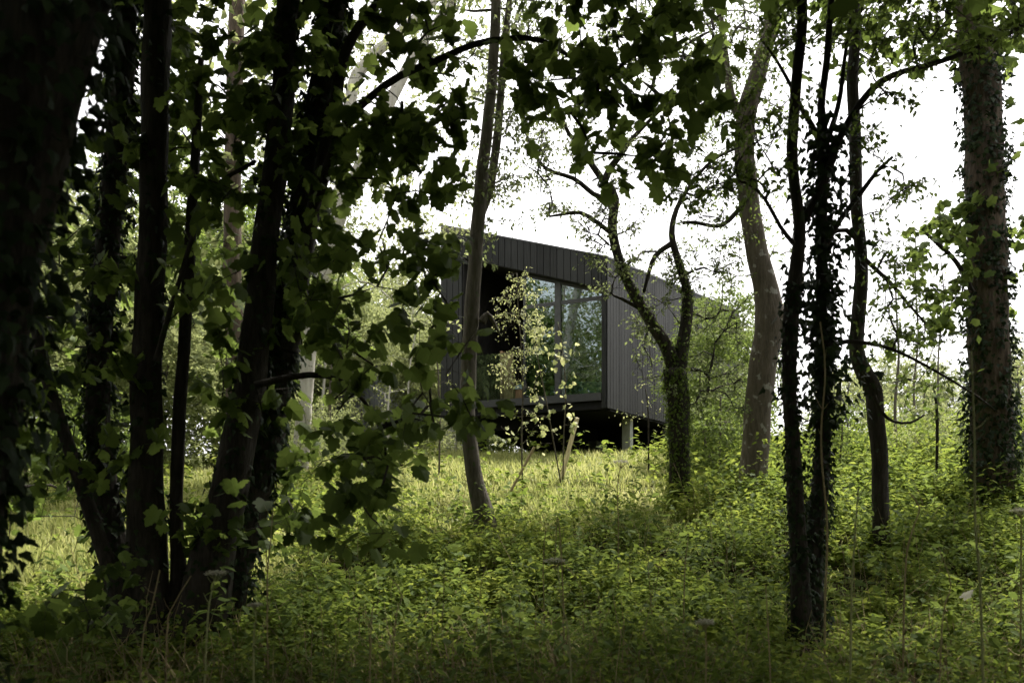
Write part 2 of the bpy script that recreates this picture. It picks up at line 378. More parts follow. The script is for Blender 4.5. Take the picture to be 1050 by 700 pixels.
mb.hexa([(-LW+.13,LD-.12,Zb+.01),(-.13,LD-.12,Zb+.01),(-.13,LD,Zb+.01),(-LW+.13,LD,Zb+.01)], [(-LW+.13,LD-.12,ztop(-LW,LD)-.1),(-.13,LD-.12,ztop(0,LD)-.1),(-.13,LD,ztop(0,LD)-.1),(-LW+.13,LD,ztop(-LW,LD)-.1)])
mb.build('wall_core', M['black'], cab, off=OFF0)
mb = MB()
e = .035
c4 = [(-LW-e,-e),(e,-e),(e,LD+e),(-LW-e,LD+e)]
mb.hexa([(x,y,ztop(x,y)-.028) for x,y in c4], [(x,y,ztop(x,y)+.012) for x,y in c4])
mb.build('roof', M['metal'], cab, off=OFF0)
# ceiling, floor, room
mb = MB(); c4 = [(XL+.002,.02),(XR-.002,.02),(XR-.002,9),(XL+.002,9)]
mb.hexa([(x,y,opz(x)-.02) for x,y in c4], [(x,y,opz(x)+.008) for x,y in c4]); mb.build('ceiling', M['boards_dark'], cab, off=OFF0)
mb = MB(); mb.box((XL-.4,.26,Zb+.05), (XR+.0,9,Zd-.004)); mb.build('floor', M['floor'], cab, off=OFF0)
mb = MB(); boards_side(mb, .02, 9, lambda y: Zd, lambda y: opz(XL)-.03, XL+.001, .02); mb.build('loggia_wall', M['boards_dark'], cab, off=OFF0)
mb = MB(); mb.hexa([(XL,5.4,Zd),(XR,5.4,Zd),(XR,5.5,Zd),(XL,5.5,Zd)], [(XL,5.4,opz(XL)-.03),(XR,5.4,opz(XR)-.03),(XR,5.5,opz(XR)-.03),(XL,5.5,opz(XL)-.03)]); mb.build('inner_wall', M['room'], cab, off=OFF0)
# deck edge and soffit
mb = MB(); mb.box((XL,-.05,Zd-.2), (XR+.0,.25,Zd)); mb.build('deck_edge', M['fascia'], cab, off=OFF0)
mb = MB(); mb.box((-LW+.01,.03,Zb-.02), (-.02,.24,Zd-.205)); mb.build('lower_fascia', M['black'], cab, off=OFF0)
mb = MB(); mb.box((-LW+.02,.26,Zb-.06), (-.02,LD-.1,Zb-.002)); mb.build('soffit', M['black'], cab, off=OFF0)
mb = MB(); mb.hexa([(-3.85,.5,Zb-.42),(-2.4,.5,Zb-.36),(-2.4,5,Zb-1.2),(-3.85,5,Zb-1.25)], [(-3.85,.5,Zb-.064),(-2.4,.5,Zb-.064),(-2.4,5,Zb-.064),(-3.85,5,Zb-.064)])
mb.build('floor_beam', M['black'], cab, off=OFF0)
mb = MB(); mb.box((-3.9,5.1,-1.2), (-.25,5.35,Zb-.065)); mb.box((-.5,5.36,-1.2), (-.25,LD-.3,Zb-.065)); mb.build('undercroft_shade', M['black'], cab, off=OFF0)  # black wall added where only deep shadow lies under the cabin
mb = MB(); mb.box((-4.3,4.2,-1.2), (-2.1,5.0,.8)); mb.build('footing', M['concrete_dark'], cab, off=OFF0)
for (x, y) in ((-.36, 2.4), (-4.35, .9), (-.36, 7.0)):
    mb = MB(); mb.box((x-.12,y-.12,-1.3), (x+.12,y+.12,Zb-.063)); mb.build('support_post', M['concrete'] if x > -2 else M['black'], cab, off=OFF0)
# glazing: a frame with uprights, a rail and panes
yg = .42
def bar(mb, x0, x1, z0, z1, d=.07): mb.box((x0,yg-d/2,z0), (x1,yg+d/2,z1))
xs = [-3.42, -2.62, -1.57, XR-.0]
Zt = 6.95-ZR
win = MB()
for x0, x1 in ((-2.65,-2.59),(-1.68,-1.5),(XR-.06,XR-.002)):
    win.hexa([(x0,yg-.05,Zd),(x1,yg-.05,Zd),(x1,yg+.05,Zd),(x0,yg+.05,Zd)], [(x0,yg-.05,opz(x0)-.022),(x1,yg-.05,opz(x1)-.022),(x1,yg+.05,opz(x1)-.022),(x0,yg+.05,opz(x0)-.022)])
for x0, x1 in ((-2.586,-1.684),(-1.496,XR-.064)):
    bar(win, x0, x1, Zt-.05, Zt+.05); bar(win, x0, x1, Zd+.002, Zd+.06)
    win.hexa([(x0,yg-.04,opz(x0)-.1),(x1,yg-.04,opz(x1)-.1),(x1,yg+.04,opz(x1)-.1),(x0,yg+.04,opz(x0)-.1)], [(x0,yg-.04,opz(x0)-.024),(x1,yg-.04,opz(x1)-.024),(x1,yg+.04,opz(x1)-.024),(x0,yg+.04,opz(x0)-.024)])
wf = win.build('window_frame', M['metal'], cab, off=OFF0)
for x0, x1 in ((-2.586,-1.684),(-1.496,XR-.064)):
    mb = MB(); mb.box((x0,yg-.012,Zd+.062), (x1,yg+.012,Zt-.052)); mb.build('pane', M['glass'], wf, off=OFF0)
    mb = MB(); mb.hexa([(x0,yg-.012,Zt+.052),(x1,yg-.012,Zt+.052),(x1,yg+.012,Zt+.052),(x0,yg+.012,Zt+.052)], [(x0,yg-.012,opz(x0)-.102),(x1,yg-.012,opz(x1)-.102),(x1,yg+.012,opz(x1)-.102),(x0,yg+.012,opz(x0)-.102)])
    mb.build('pane', M['glass'], wf, off=OFF0)
mb = MB(); mb.box((XL+.03,-.02,Zd+.003), (-2.7,-.003,Zd+1.28)); bl = mb.build('balustrade', M['glass_b'], cab, off=OFF0)
mb = MB(); mb.box((-3.5,.55,Zd+.001), (-3.42,.72,Zd+1.45)); mb.box((-3.41,.6,Zd+.001), (-3.1,.64,Zd+1.4)); mb.build('oak_screen', M['oak'], cab, off=OFF0)
mb = MB(); mb.box((-2.7,.5,Zd+.001), (-2.62,5.3,Zd+2.4)); mb.build('loggia_return', M['room'], cab, off=OFF0)
# wooden chest with a grey-blue top, seen inside the glass
cl_ = empty('storage_chest', (0,0,0), 'small wooden chest with pale blue top behind the cabin glass', 'chest')
def loc(x, y, z): return np.array([2.45,22,ZR])+np.array([x*.874+y*.486, -x*.486+y*.874, z])
cl_.location = Vector(loc(-3.05, .95, Zd+.002)); cl_.rotation_euler = (0,0,ang)
mb = MB(); mb.box((-.32,-.2,0), (.32,.2,.36)); mb.build('body', M['oak'], cl_, off=OFF0)
mb = MB(); mb.hexa([(-.34,-.22,.362),(.34,-.22,.362),(.34,.22,.362),(-.34,.22,.362)], [(-.33,-.21,.42),(.33,-.21,.52),(.33,.21,.52),(-.33,.21,.42)]); mb.build('lid', M['blue'], cl_, off=OFF0)
sofa = empty('bench', (0,0,0), 'pale blue upholstered bench behind the right window pane', 'bench')
sofa.location = Vector(loc(-1.2, 1.3, Zd+.002)); sofa.rotation_euler = (0,0,ang)
mb = MB(); mb.box((-.9,-.35,.12), (.9,.35,.42)); mb.build('seat', M['blue'], sofa, off=OFF0)
mb = MB(); mb.hexa([(-.9,.36,.3),(.9,.36,.3),(.9,.5,.3),(-.9,.5,.3)], [(-.9,.42,.62),(.9,.42,.52),(.9,.54,.52),(-.9,.54,.62)]); mb.build('backrest', M['blue'], sofa, off=OFF0)
for x in (-.8,.8):
    for y in (-.28,.28):
        mb = MB(); mb.box((x-.03,y-.03,0), (x+.03,y+.03,.118)); mb.build('leg', M['oak'], sofa, off=OFF0)
# the second, greyer building glimpsed through the trees on the left
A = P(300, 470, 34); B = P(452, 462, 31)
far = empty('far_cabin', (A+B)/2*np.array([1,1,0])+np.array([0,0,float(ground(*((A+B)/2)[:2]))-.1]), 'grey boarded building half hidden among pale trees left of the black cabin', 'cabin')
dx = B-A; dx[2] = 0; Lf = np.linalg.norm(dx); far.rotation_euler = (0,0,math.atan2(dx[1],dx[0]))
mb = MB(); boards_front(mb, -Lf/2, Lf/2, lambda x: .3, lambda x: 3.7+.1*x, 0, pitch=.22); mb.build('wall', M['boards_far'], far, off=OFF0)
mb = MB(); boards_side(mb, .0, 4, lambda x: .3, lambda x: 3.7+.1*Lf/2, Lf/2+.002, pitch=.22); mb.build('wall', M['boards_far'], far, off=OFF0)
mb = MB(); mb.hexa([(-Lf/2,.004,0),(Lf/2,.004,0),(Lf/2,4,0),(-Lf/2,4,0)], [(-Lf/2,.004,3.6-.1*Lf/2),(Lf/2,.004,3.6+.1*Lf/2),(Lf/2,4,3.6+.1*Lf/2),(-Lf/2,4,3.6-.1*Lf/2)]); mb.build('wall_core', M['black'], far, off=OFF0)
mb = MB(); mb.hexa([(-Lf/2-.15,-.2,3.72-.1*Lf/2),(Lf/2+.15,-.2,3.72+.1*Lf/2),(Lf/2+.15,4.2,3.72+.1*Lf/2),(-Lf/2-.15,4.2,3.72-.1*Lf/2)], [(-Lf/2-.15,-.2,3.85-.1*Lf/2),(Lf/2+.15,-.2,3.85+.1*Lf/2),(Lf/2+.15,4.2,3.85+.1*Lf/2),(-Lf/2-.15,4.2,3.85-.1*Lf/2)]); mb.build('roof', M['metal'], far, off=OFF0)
# ================================================================== the near trees
def root_at(name, px, py, Y, label, cat='tree', group=None):
    p = P(px, py, Y); return empty(name, (p[0], p[1], float(ground(p[0], p[1]))), label, cat, group)
def shade_canopy(c, r, n, seed): return blob(c, r, n, .35, seed)  # leaf clusters added overhead to keep sky light off the ground

# --- many-stemmed sycamore on the left
YS = 7.5
syc = root_at('sycamore_tree', 165, 650, YS, 'dark many stemmed sycamore with spreading lobed leaves, on the left in front of the clearing')
starts = []
specs = [
 ('stem', [(150,690,74),(150,640,56),(149,560,40),(150,470,33),(152,350,30),(157,200,27),(162,0,27),(168,-160,24),(180,-420,16),(190,-700,8)], YS, 1),
 ('stem', [(140,672,44),(122,610,20),(104,560,15),(78,480,13),(52,400,12),(32,310,11),(10,180,10),(-20,-60,8)], YS-.2, 2),
 ('stem', [(136,670,60),(124,600,32),(110,520,26),(101,430,24),(103,330,24),(113,230,24),(124,100,22),(132,-40,20),(150,-400,10)], YS+.35, 3),
 ('stem', [(175,660,40),(182,600,17),(181,520,13),(184,430,13),(190,330,12),(196,230,11),(202,130,9),(206,60,6)], YS+.1, 4),
 ('stem', [(190,680,70),(207,620,50),(226,540,40),(246,450,35),(262,350,30),(275,230,26),(288,110,23),(297,-20,22),(310,-220,17),(330,-600,8)], YS, 5),
 ('stem', [(205,675,60),(234,600,44),(258,500,40),(280,400,36),(298,300,31),(314,190,27),(333,70,24),(348,-30,22),(380,-260,16),(430,-560,8)], YS+.4, 6),
 ('stem', [(296,360,20),(309,290,17),(321,215,14),(334,150,13),(344,105,12),(350,70,11),(362,38,10),(388,2,9),(412,-30,8),(470,-120,6),(560,-260,4)], YS+.1, 7),
 ('limb', [(318,225,12),(334,178,11),(352,130,9),(378,101,8),(410,78,7.5),(446,63,7),(485,46,6.5),(520,40,6),(556,42,5),(600,70,4),(640,110,3)], YS, 8),
 ('limb', [(262,395,8),(300,386,7),(335,385,6),(365,402,4),(390,440,3),(400,500,2)], YS-.5, 9),
 ('limb', [(160,370,7),(180,300,5),(215,200,5),(262,165,4)], YS-.3, 10),
]
stems = {}
for nm, q, Y, sd in specs:
    pts, ra = add_stem(syc, nm, q, Y, M['bark_dark'], 14 if nm == 'stem' else 8, .1 if nm == 'stem' else .05, sd)
    stems[sd] = (pts, ra); starts += list(pts[::3])
Cw = [cl(300,235,470,350,5.8,7.4,40,1), cl(330,350,465,480,5.8,7.4,26,2), cl(350,118,425,210,6.6,7.6,20,3), cl(345,60,480,150,6.5,7.8,18,4),
      cl(510,-20,735,70,6.2,8,34,5), cl(530,50,640,120,6.4,7.8,11,51), cl(600,70,740,170,6.2,7.8,22,6), cl(650,150,720,190,6.4,7.6,5,7), cl(335,485,410,555,5.4,6,7,8),
      cl(15,560,110,650,5.4,6.4,8,9), cl(180,0,300,340,6.6,9.2,80,10), cl(0,120,140,500,7.0,10,100,11), cl(200,330,330,560,7.0,9.4,44,12), cl(100,60,200,340,7.8,9.4,34,112), cl(280,0,360,330,7.0,9,40,113),
      cl(300,-20,460,50,6.5,8,16,13), cl(100,0,200,160,7.8,9,14,14), cl(455,270,500,470,5.6,6,4,15), cl(432,100,455,180,6.7,6.9,5,16), cl(436,187,480,212,6.6,6.8,3,17),
      cl(0,300,110,560,9,11,26,18), cl(60,330,330,520,7.0,7.3,8,19)]
Cw = np.concatenate(Cw)
wood, lf = MB(), MB()
grow(wood, lf, starts, Cw, SYC, .145, per=10, spread=.24, droop=(.25,1.15), tilt=.55, seed=3, thick=1.1)
wood.build('branches', M['bark_dark'], syc, True); lf.build('foliage', M['syc'], syc)
wood, lf = MB(), MB()
rngc = np.random.default_rng(21)
Cc = np.concatenate([shade_canopy((-3.5,6.5,9.6), (5.2,6.0,3.2), 250, 1), shade_canopy((.8,3.6,8.6), (3.8,4.2,2.2), 110, 2)])  # crown mass above the view, added to darken the foreground
Cc = Cc[(Cc[:,2]-EYE) > 545/F*np.maximum(Cc[:,1], 0)+.25]
grow(wood, lf, starts, Cc, SYC_L, .28, per=46, spread=1.0, droop=(.0,.7), tilt=.4, seed=4, thick=1.6, step=.8)
wood.build('branches', M['bark_dark'], syc, True); lf.build('crown', M['syc'], syc)
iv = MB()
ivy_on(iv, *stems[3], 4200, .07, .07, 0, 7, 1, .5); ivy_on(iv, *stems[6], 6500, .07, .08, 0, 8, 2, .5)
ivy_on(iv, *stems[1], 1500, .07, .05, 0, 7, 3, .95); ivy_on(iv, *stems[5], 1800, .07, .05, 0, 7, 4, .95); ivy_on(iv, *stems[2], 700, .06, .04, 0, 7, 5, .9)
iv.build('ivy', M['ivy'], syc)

# --- the very near leaning trunk at the left edge
nt_ = root_at('leaning_tree', -60, 760, 3.6, 'near black leaning trunk with ivy filling the top left edge of the view')
pts, ra = add_stem(nt_, 'trunk', [(-110,960,150),(-80,700,115),(-52,500,100),(-28,350,96),(2,200,104),(40,40,112),(66,-120,110),(90,-400,90),(110,-900,50)], 3.6, M['bark_dark'], 18, .1, 11)
iv = MB(); ivy_on(iv, pts, ra, 5200, .075, .12, .3, 6, 7, .35); iv.build('ivy', M['ivy'], nt_)
wood, lf = MB(), MB()
Cc = np.concatenate([shade_canopy((-2.5,1.5,7.5), (3.5,4.2,2.2), 120, 5), cl(-80,-60,90,-10,3.2,4.2,10,31)])  # out-of-view leaves added overhead to block sky light near the camera
Cc = Cc[(Cc[:,2]-EYE) > 560/F*np.maximum(Cc[:,1], 0)+.3]
grow(wood, lf, list(pts[::4]), Cc, SYC_L, .24, per=40, spread=.9, droop=(.1,.9), tilt=.5, seed=6, thick=1.6, step=.6)
wood.build('branches', M['bark_dark'], nt_, True); lf.build('crown', M['syc'], nt_)

# --- slender grey tree in front of the cabin
t3 = root_at('slender_tree', 497, 537, 12.2, 'slender grey tree with sinuous bare trunk standing just left of the cabin window')
p3, r3 = add_stem(t3, 'trunk', [(500,560,30),(496,530,22),(488,495,17),(481,450,16),(479,410,16),(482,350,16),(486,290,15),(489,240,14.5),(494,180,13),(501,120,11.5),(506,60,10.5),(509,0,10),(513,-90,10),(520,-300,7),(530,-520,3)], 12.2, M['bark_grey'], 14, .08, 12)
p3b, r3b = add_stem(t3, 'trunk', [(492,225,8),(503,190,9),(510,140,9),(514,90,8),(519,30,7),(528,-40,6),(545,-160,4)], 12.45, M['bark_grey'], 10, .06, 13)
add_stem(t3, 'limb', [(494,330,9),(500,322,6),(506,330,3.5),(512,342,2)], 12.1, M['bark_grey'], 8, .06, 14)
wood, lf = MB(), MB()
C = np.concatenate([cl(462,110,540,205,11.6,13,36,41), cl(470,225,510,280,11.8,12.6,4,42), cl(430,-30,560,110,11.4,13.2,60,43), cl(520,-30,640,90,12,14,40,143), cl(500,180,530,230,11.9,12.5,5,44), blob((.9,11.0,11.6), (3.6,2.6,1.9), 150, .3, 8)])  # the large blob is extra crown above the view, placed to shade the foreground
grow(wood, lf, list(p3[::2])+list(p3b[::2]), C, DIAM, .09, per=26, spread=.25, droop=(.2,1.2), tilt=.6, seed=8, tip=.005)
wood.build('branches', M['bark_grey'], t3, True); lf.build('crown', M['thorn'], t3)
iv = MB(); ivy_on(iv, p3, r3, 500, .05, .03, 0, 2.0, 9, .9); iv.build('ivy', M['mid'], t3)

# --- forked hawthorn before the cabin corner
t4 = root_at('hawthorn_tree', 697, 515, 14, 'forked dark hawthorn with crooked limbs and tiny leaves before the cabin corner')
sp = [
 ('trunk', [(700,545,34),(698,515,24),(697,470,21),(695,420,22),(692,378,24)], 1),
 ('limb', [(693,385,18),(684,355,14),(668,330,12),(650,300,10.5),(635,268,9.5),(628,235,10),(630,205,10),(624,190,8)], 2),
 ('limb', [(694,385,18),(701,350,13),(704,318,12),(703,292,9),(694,264,7.5),(689,240,6.5),(694,214,5),(708,190,4),(730,165,3),(760,150,2)], 3),
 ('limb', [(627,200,9),(618,184,7),(603,163,6),(596,150,5),(584,138,4),(577,122,3.5),(570,100,2)], 4),
 ('limb', [(620,186,8),(626,172,7.5),(637,158,6),(645,146,5),(660,130,4),(690,100,3)], 5),
 ('limb', [(628,215,6),(621,205,6),(608,199,5),(588,183,4.5),(560,173,3.5),(545,150,3),(530,108,2)], 6),
 ('limb', [(628,240,5),(612,228,4.5),(595,218,4),(575,220,3),(563,222,2)], 7),
 ('limb', [(670,325,6),(655,316,4),(637,306,3),(629,303,2)], 8),
 ('limb', [(688,250,6),(672,262,5),(664,285,4),(660,300,3)], 9),
]
s4 = []
for nm, q, sd in sp:
    pts, ra = add_stem(t4, nm, q, 14, M['bark_dark'], 10, .1, sd); s4 += list(pts[::2])
    if sd == 1: st4 = (pts, ra)
wood, lf = MB(), MB()
C = np.concatenate([cl(550,110,640,240,13.2,14.8,60,51), cl(520,120,590,200,13,14.8,18,52), cl(640,130,760,280,13.4,15,60,53), cl(650,270,700,400,13.6,15.4,30,54), cl(700,250,765,430,13.8,16,75,154), cl(600,235,700,320,13.4,14.4,14,55), cl(620,-40,800,110,13,15,60,56), cl(590,225,640,280,13.4,14,8,57)])
grow(wood, lf, s4, C, DIAM, .08, per=30, spread=.26, droop=(.1,1.0), tilt=.6, seed=12, tip=.0055)
wood.build('branches', M['bark_dark'], t4, True); lf.build('crown', M['thorn'], t4)
iv = MB(); ivy_on(iv, *st4, 2200, .055, .045, 0, 99, 10, .3)
for q_ in (sp[1], sp[2]):
    a_, b_ = stem(q_[1][:5], 14); ivy_on(iv, a_, b_, 420, .06, .04, 0, 99, 11, .8)
iv.build('ivy', M['mid'], t4)

# --- smooth beech right of the cabin
t5 = root_at('beech_tree', 772, 510, 15, 'stout smooth beech with pale lichen patches and a bent trunk right of the cabin')
p5, r5 = add_stem(t5, 'trunk', [(768,560,46),(771,510,30),(774,470,28),(777,420,27),(783,370,28),(789,328,30),(784,290,24),(775,250,21.5),(767,200,20.5),(763,150,20),(767,110,20),(780,65,17),(792,20,15),(806,-60,13),(820,-250,11),(830,-480,5)], 15, M['bark_beech'], 16, .05, 21)
add_stem(t5, 'limb', [(790,335,28),(806,322,20),(815,306,12),(822,280,7)], 15, M['bark_beech'], 10, .05, 22)
p5c, _ = add_stem(t5, 'limb', [(764,125,13),(750,100,9),(744,60,7),(738,10,6),(730,-80,4)], 15, M['bark_beech'], 10, .05, 23)
p5d, _ = add_stem(t5, 'limb', [(766,205,5),(748,225,5),(735,232,4),(712,228,4),(700,229,3)], 14.6, M['bark_dark'], 8, .05, 24)
wood, lf = MB(), MB()
C = np.concatenate([cl(690,-40,810,150,14,16,130,61), cl(600,-40,700,60,14,16,30,161), cl(740,130,830,290,14.4,16,26,62), cl(700,170,760,330,14.6,16,20,63), blob(P(800,-250,15), (3.2,3,2.6), 150, .3, 9), cl(800,-60,900,60,14.5,16,22,64)])
grow(wood, lf, list(p5[4::2])+list(p5c[::2])+list(p5d[::2]), C, DIAM, .1, per=22, spread=.34, droop=(.1,.9), tilt=.5, seed=14, tip=.005)
wood.build('branches', M['bark_beech'], t5, True); lf.build('crown', M['mid'], t5)

# --- twin-stemmed ivy-clad tree in the right foreground
t6 = root_at('ivy_clad_tree', 828, 670, 7.4, 'twin stemmed tree wrapped in dark ivy in the right foreground')
pa, ra_ = add_stem(t6, 'stem', [(824,735,44),(823,660,24),(819,560,18),(813,460,15),(809,390,14),(811,330,15),(817,270,14),(820,232,12),(815,190,11),(812,150,11),(816,90,11),(822,30,11),(823,-40,10),(830,-250,8),(850,-600,4)], 7.4, M['bark_dark'], 12, .1, 31)
pb, rb = add_stem(t6, 'stem', [(834,735,46),(833,650,24),(835,560,18),(843,470,16),(844,380,12),(843,290,11),(843,200,11),(845,145,10),(842,110,8),(848,60,7),(856,-30,6),(880,-200,4)], 7.6, M['bark_dark'], 12, .1, 32)
pc, rc = add_stem(t6, 'limb', [(818,234,9),(832,212,8.5),(848,180,8),(862,140,7.5),(882,106,7),(903,84,7),(928,73,6),(955,66,5.5),(985,56,5),(1020,42,5),(1060,20,4),(1100,-10,3)], 7.5, M['bark_dark'], 8, .08, 33)
pd, rd = add_stem(t6, 'limb', [(845,255,6),(862,225,5.5),(885,195,5),(900,175,4),(915,161,3)], 7.6, M['bark_dark'], 8, .08, 34)
add_stem(t6, 'limb', [(846,150,7),(856,122,5.5),(862,96,5),(866,60,4),(872,20,3)], 7.7, M['bark_dark'], 8, .08, 35)
pe, _ = add_stem(t6, 'limb', [(848,355,6),(868,350,5),(890,352,4),(915,358,3.5),(950,375,3),(1000,405,2),(1020,420,1.5)], 7.5, M['bark_dark'], 8, .08, 36)
pf, _ = add_stem(t6, 'limb', [(814,250,5),(800,232,4),(785,205,3.5),(770,190,3),(758,186,2)], 7.3, M['bark_dark'], 8, .08, 37)
add_stem(t6, 'limb', [(843,150,7),(832,128,6),(822,112,5),(812,90,4),(795,60,3),(780,40,2)], 7.55, M['bark_dark'], 8, .08, 38)
wood, lf = MB(), MB()
C = np.concatenate([cl(740,135,800,200,6.6,7.8,16,71), cl(790,-30,960,50,6.4,8.4,44,72), cl(890,60,950,110,7,7.8,9,73), cl(895,120,945,250,7,8,9,74), cl(855,130,900,260,7.4,8,6,174), cl(905,330,970,400,7,7.8,10,75), cl(960,-40,1060,40,6.6,8,22,76), cl(735,90,830,140,6.4,7.6,10,77), cl(880,230,950,320,7,8,12,78), cl(690,170,760,210,6.6,7.4,8,79)])
grow(wood, lf, list(pa[::3])+list(pb[::3])+list(pc[::2])+list(pd[::2])+list(pe[::2])+list(pf[::2]), C, DIAM, .075, per=26, spread=.2, droop=(.2,1.1), tilt=.55, seed=16, tip=.003)
wood.build('branches', M['bark_dark'], t6, True); lf.build('foliage', M['syc'], t6)
wood, lf = MB(), MB()
C = np.concatenate([blob((3.6,5.6,8.8), (5.0,5.2,2.6), 400, .35, 10)]); C = C[(C[:,2]-EYE) > 545/F*np.maximum(C[:,1], 0)+.2]  # crown kept above the view and thickened to shade the ground below
grow(wood, lf, list(pa[::6])+list(pb[::6]), C, SYC_L, .27, per=46, spread=1.0, droop=(.0,.7), tilt=.4, seed=17, thick=1.6, step=.8)
wood.build('branches', M['bark_dark'], t6, True); lf.build('crown', M['syc'], t6)
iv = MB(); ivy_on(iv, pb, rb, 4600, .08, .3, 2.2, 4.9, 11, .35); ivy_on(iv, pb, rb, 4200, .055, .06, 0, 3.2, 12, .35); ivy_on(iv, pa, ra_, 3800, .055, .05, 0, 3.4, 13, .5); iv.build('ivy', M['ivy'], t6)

# --- thin kinked tree
t7 = root_at('kinked_tree', 903, 560, 11, 'thin dark tree with a kinked trunk between the two ivy clad trees')
p7, r7 = add_stem(t7, 'trunk', [(904,610,24),(903,540,17),(902,480,16),(899,430,17),(896,400,17),(888,384,17),(879,362,15),(879,330,14),(883,290,13),(882,255,12),(878,200,12),(877,140,12),(874,90,11.5),(877,30,11),(876,-40,10),(880,-250,7),(890,-520,3)], 11, M['bark_dark'], 12, .1, 41)
p7b, _ = add_stem(t7, 'limb', [(882,250,6),(868,236,5),(850,240,4),(836,252,3)], 11, M['bark_dark'], 8, .06, 42)
p7c, _ = add_stem(t7, 'limb', [(883,262,5),(898,276,4.5),(915,292,4),(930,310,3),(948,330,2)], 10.8, M['bark_dark'], 8, .06, 43)
p7d, _ = add_stem(t7, 'limb', [(896,405,5),(904,422,4),(916,432,3),(934,433,2.5),(948,425,2)], 10.6, M['bark_dark'], 8, .06, 44)
wood, lf = MB(), MB()
C = np.concatenate([cl(850,-60,960,60,10,12,44,81), cl(900,180,950,250,10.4,11.6,7,82), cl(895,270,980,330,10.2,11.4,13,83), cl(885,330,960,400,10.4,11.4,16,84), blob(P(880,-300,11), (2.6,2.4,2), 110, .3, 12), blob((6.0,9.6,12.2), (4.2,4.0,2.3), 240, .3, 15)])  # the last blob is unseen crown added to darken the right foreground
grow(wood, lf, list(p7[::2])+list(p7b)+list(p7c)+list(p7d), C, DIAM, .085, per=24, spread=.25, droop=(.1,1.0), tilt=.55, seed=19, tip=.004)
wood.build('branches', M['bark_dark'], t7, True); lf.build('crown', M['mid'], t7)
iv = MB(); ivy_on(iv, p7, r7, 700, .05, .03, 0, 99, 14, .95); iv.build('ivy', M['ivy'], t7)

# --- big furrowed trunk at the right
t8 = root_at('ivy_trunk_tree', 1015, 500, 13.5, 'broad furrowed brown trunk half covered in ivy near the right edge')
p8, r8 = add_stem(t8, 'trunk', [(1022,560,54),(1018,490,42),(1016,420,39),(1014,350,38),(1012,270,36),(1010,190,36),(1008,120,35),(1003,60,34),(997,0,32),(990,-80,30),(975,-300,24),(960,-560,12)], 13.5, M['bark_ash'], 20, .07, 51)
p8b, _ = add_stem(t8, 'limb', [(998,300,5),(980,268,4.5),(962,250,4),(950,240,3)], 13, M['bark_dark'], 8, .06, 52)
wood, lf = MB(), MB()
C = np.concatenate([cl(935,200,1000,345,12.6,13.4,40,91), cl(925,-50,1060,60,12.4,14.4,80,92), cl(850,-40,960,70,12.4,14.4,26,192), cl(1035,60,1070,330,12.8,14,14,93), blob(P(990,-260,13.5), (3.6,3.4,2.6), 150, .3, 13), cl(830,-50,930,40,12.6,14,20,94)])
grow(wood, lf, list(p8[3::3])+list(p8b), C, SYC, .16, per=10, spread=.32, droop=(.2,1.1), tilt=.55, seed=22)
wood.build('branches', M['bark_ash'], t8, True); lf.build('crown', M['mid'], t8)
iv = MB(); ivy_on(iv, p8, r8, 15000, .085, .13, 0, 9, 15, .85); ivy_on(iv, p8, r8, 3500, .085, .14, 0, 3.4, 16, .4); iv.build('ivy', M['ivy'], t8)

# --- pale leaning tree left of the cabin and pale upright trunk behind the sycamore
t9 = root_at('pale_leaning_tree', 330, 400, 19, 'pale barked tree leaning right behind the dark sycamore leaves')
p9, r9 = add_stem(t9, 'trunk', [(306,500,18),(312,420,16),(318,350,15),(334,270,15),(355,205,14),(388,130,13),(415,75,11),(450,20,9),(490,-40,7),(540,-110,4)], 19, M['bark_pale'], 12, .06, 61)
p9b, _ = add_stem(t9, 'limb', [(345,235,12),(352,170,12),(362,90,13),(382,58,11),(405,38,10),(438,8,9),(480,-40,6)], 19.4, M['bark_pale'], 12, .06, 62)
p9c, _ = add_stem(t9, 'limb', [(383,140,6),(405,137,5),(430,138,4),(452,142,3)], 19, M['bark_pale'], 8, .06, 63)
wood, lf = MB(), MB()
C = np.concatenate([cl(290,180,440,300,17.5,20.5,90,101), cl(350,-40,520,110,18,21,110,102), cl(440,120,500,250,18,20,22,103), cl(340,120,420,200,18,20,30,104), cl(250,-40,380,200,18,21,90,105), cl(400,230,460,340,18.4,20.6,50,106)])
grow(wood, lf, list(p9[::3])+list(p9b[::3])+list(p9c), C, DIAM, .13, per=20, spread=.6, droop=(.1,1.0), tilt=.5, seed=25)
wood.build('branches', M['bark_pale'], t9, True); lf.build('crown', M['pale'], t9)
t10 = root_at('pale_trunk_tree', 243, 480, 16, 'upright pale trunk seen through the gap between the dark sycamore stems')
p10, r10 = add_stem(t10, 'trunk', [(244,530,26),(242,400,20),(238,260,18),(240,120,17),(243,0,16),(246,-140,13),(250,-400,6)], 16, M['bark_ash'], 12, .06, 65)
wood, lf = MB(), MB()
C = np.concatenate([cl(150,-60,330,160,15,18,90,111), cl(180,160,300,420,15,18,40,112), blob(P(240,-220,16), (3,3,2.4), 80, .3, 14)])
grow(wood, lf, list(p10[2::3]), C, SYC_L, .17, per=12, spread=.5, droop=(.1,1.0), tilt=.5, seed=27)
wood.build('branches', M['bark_grey'], t10, True); lf.build('crown', M['pale'], t10)

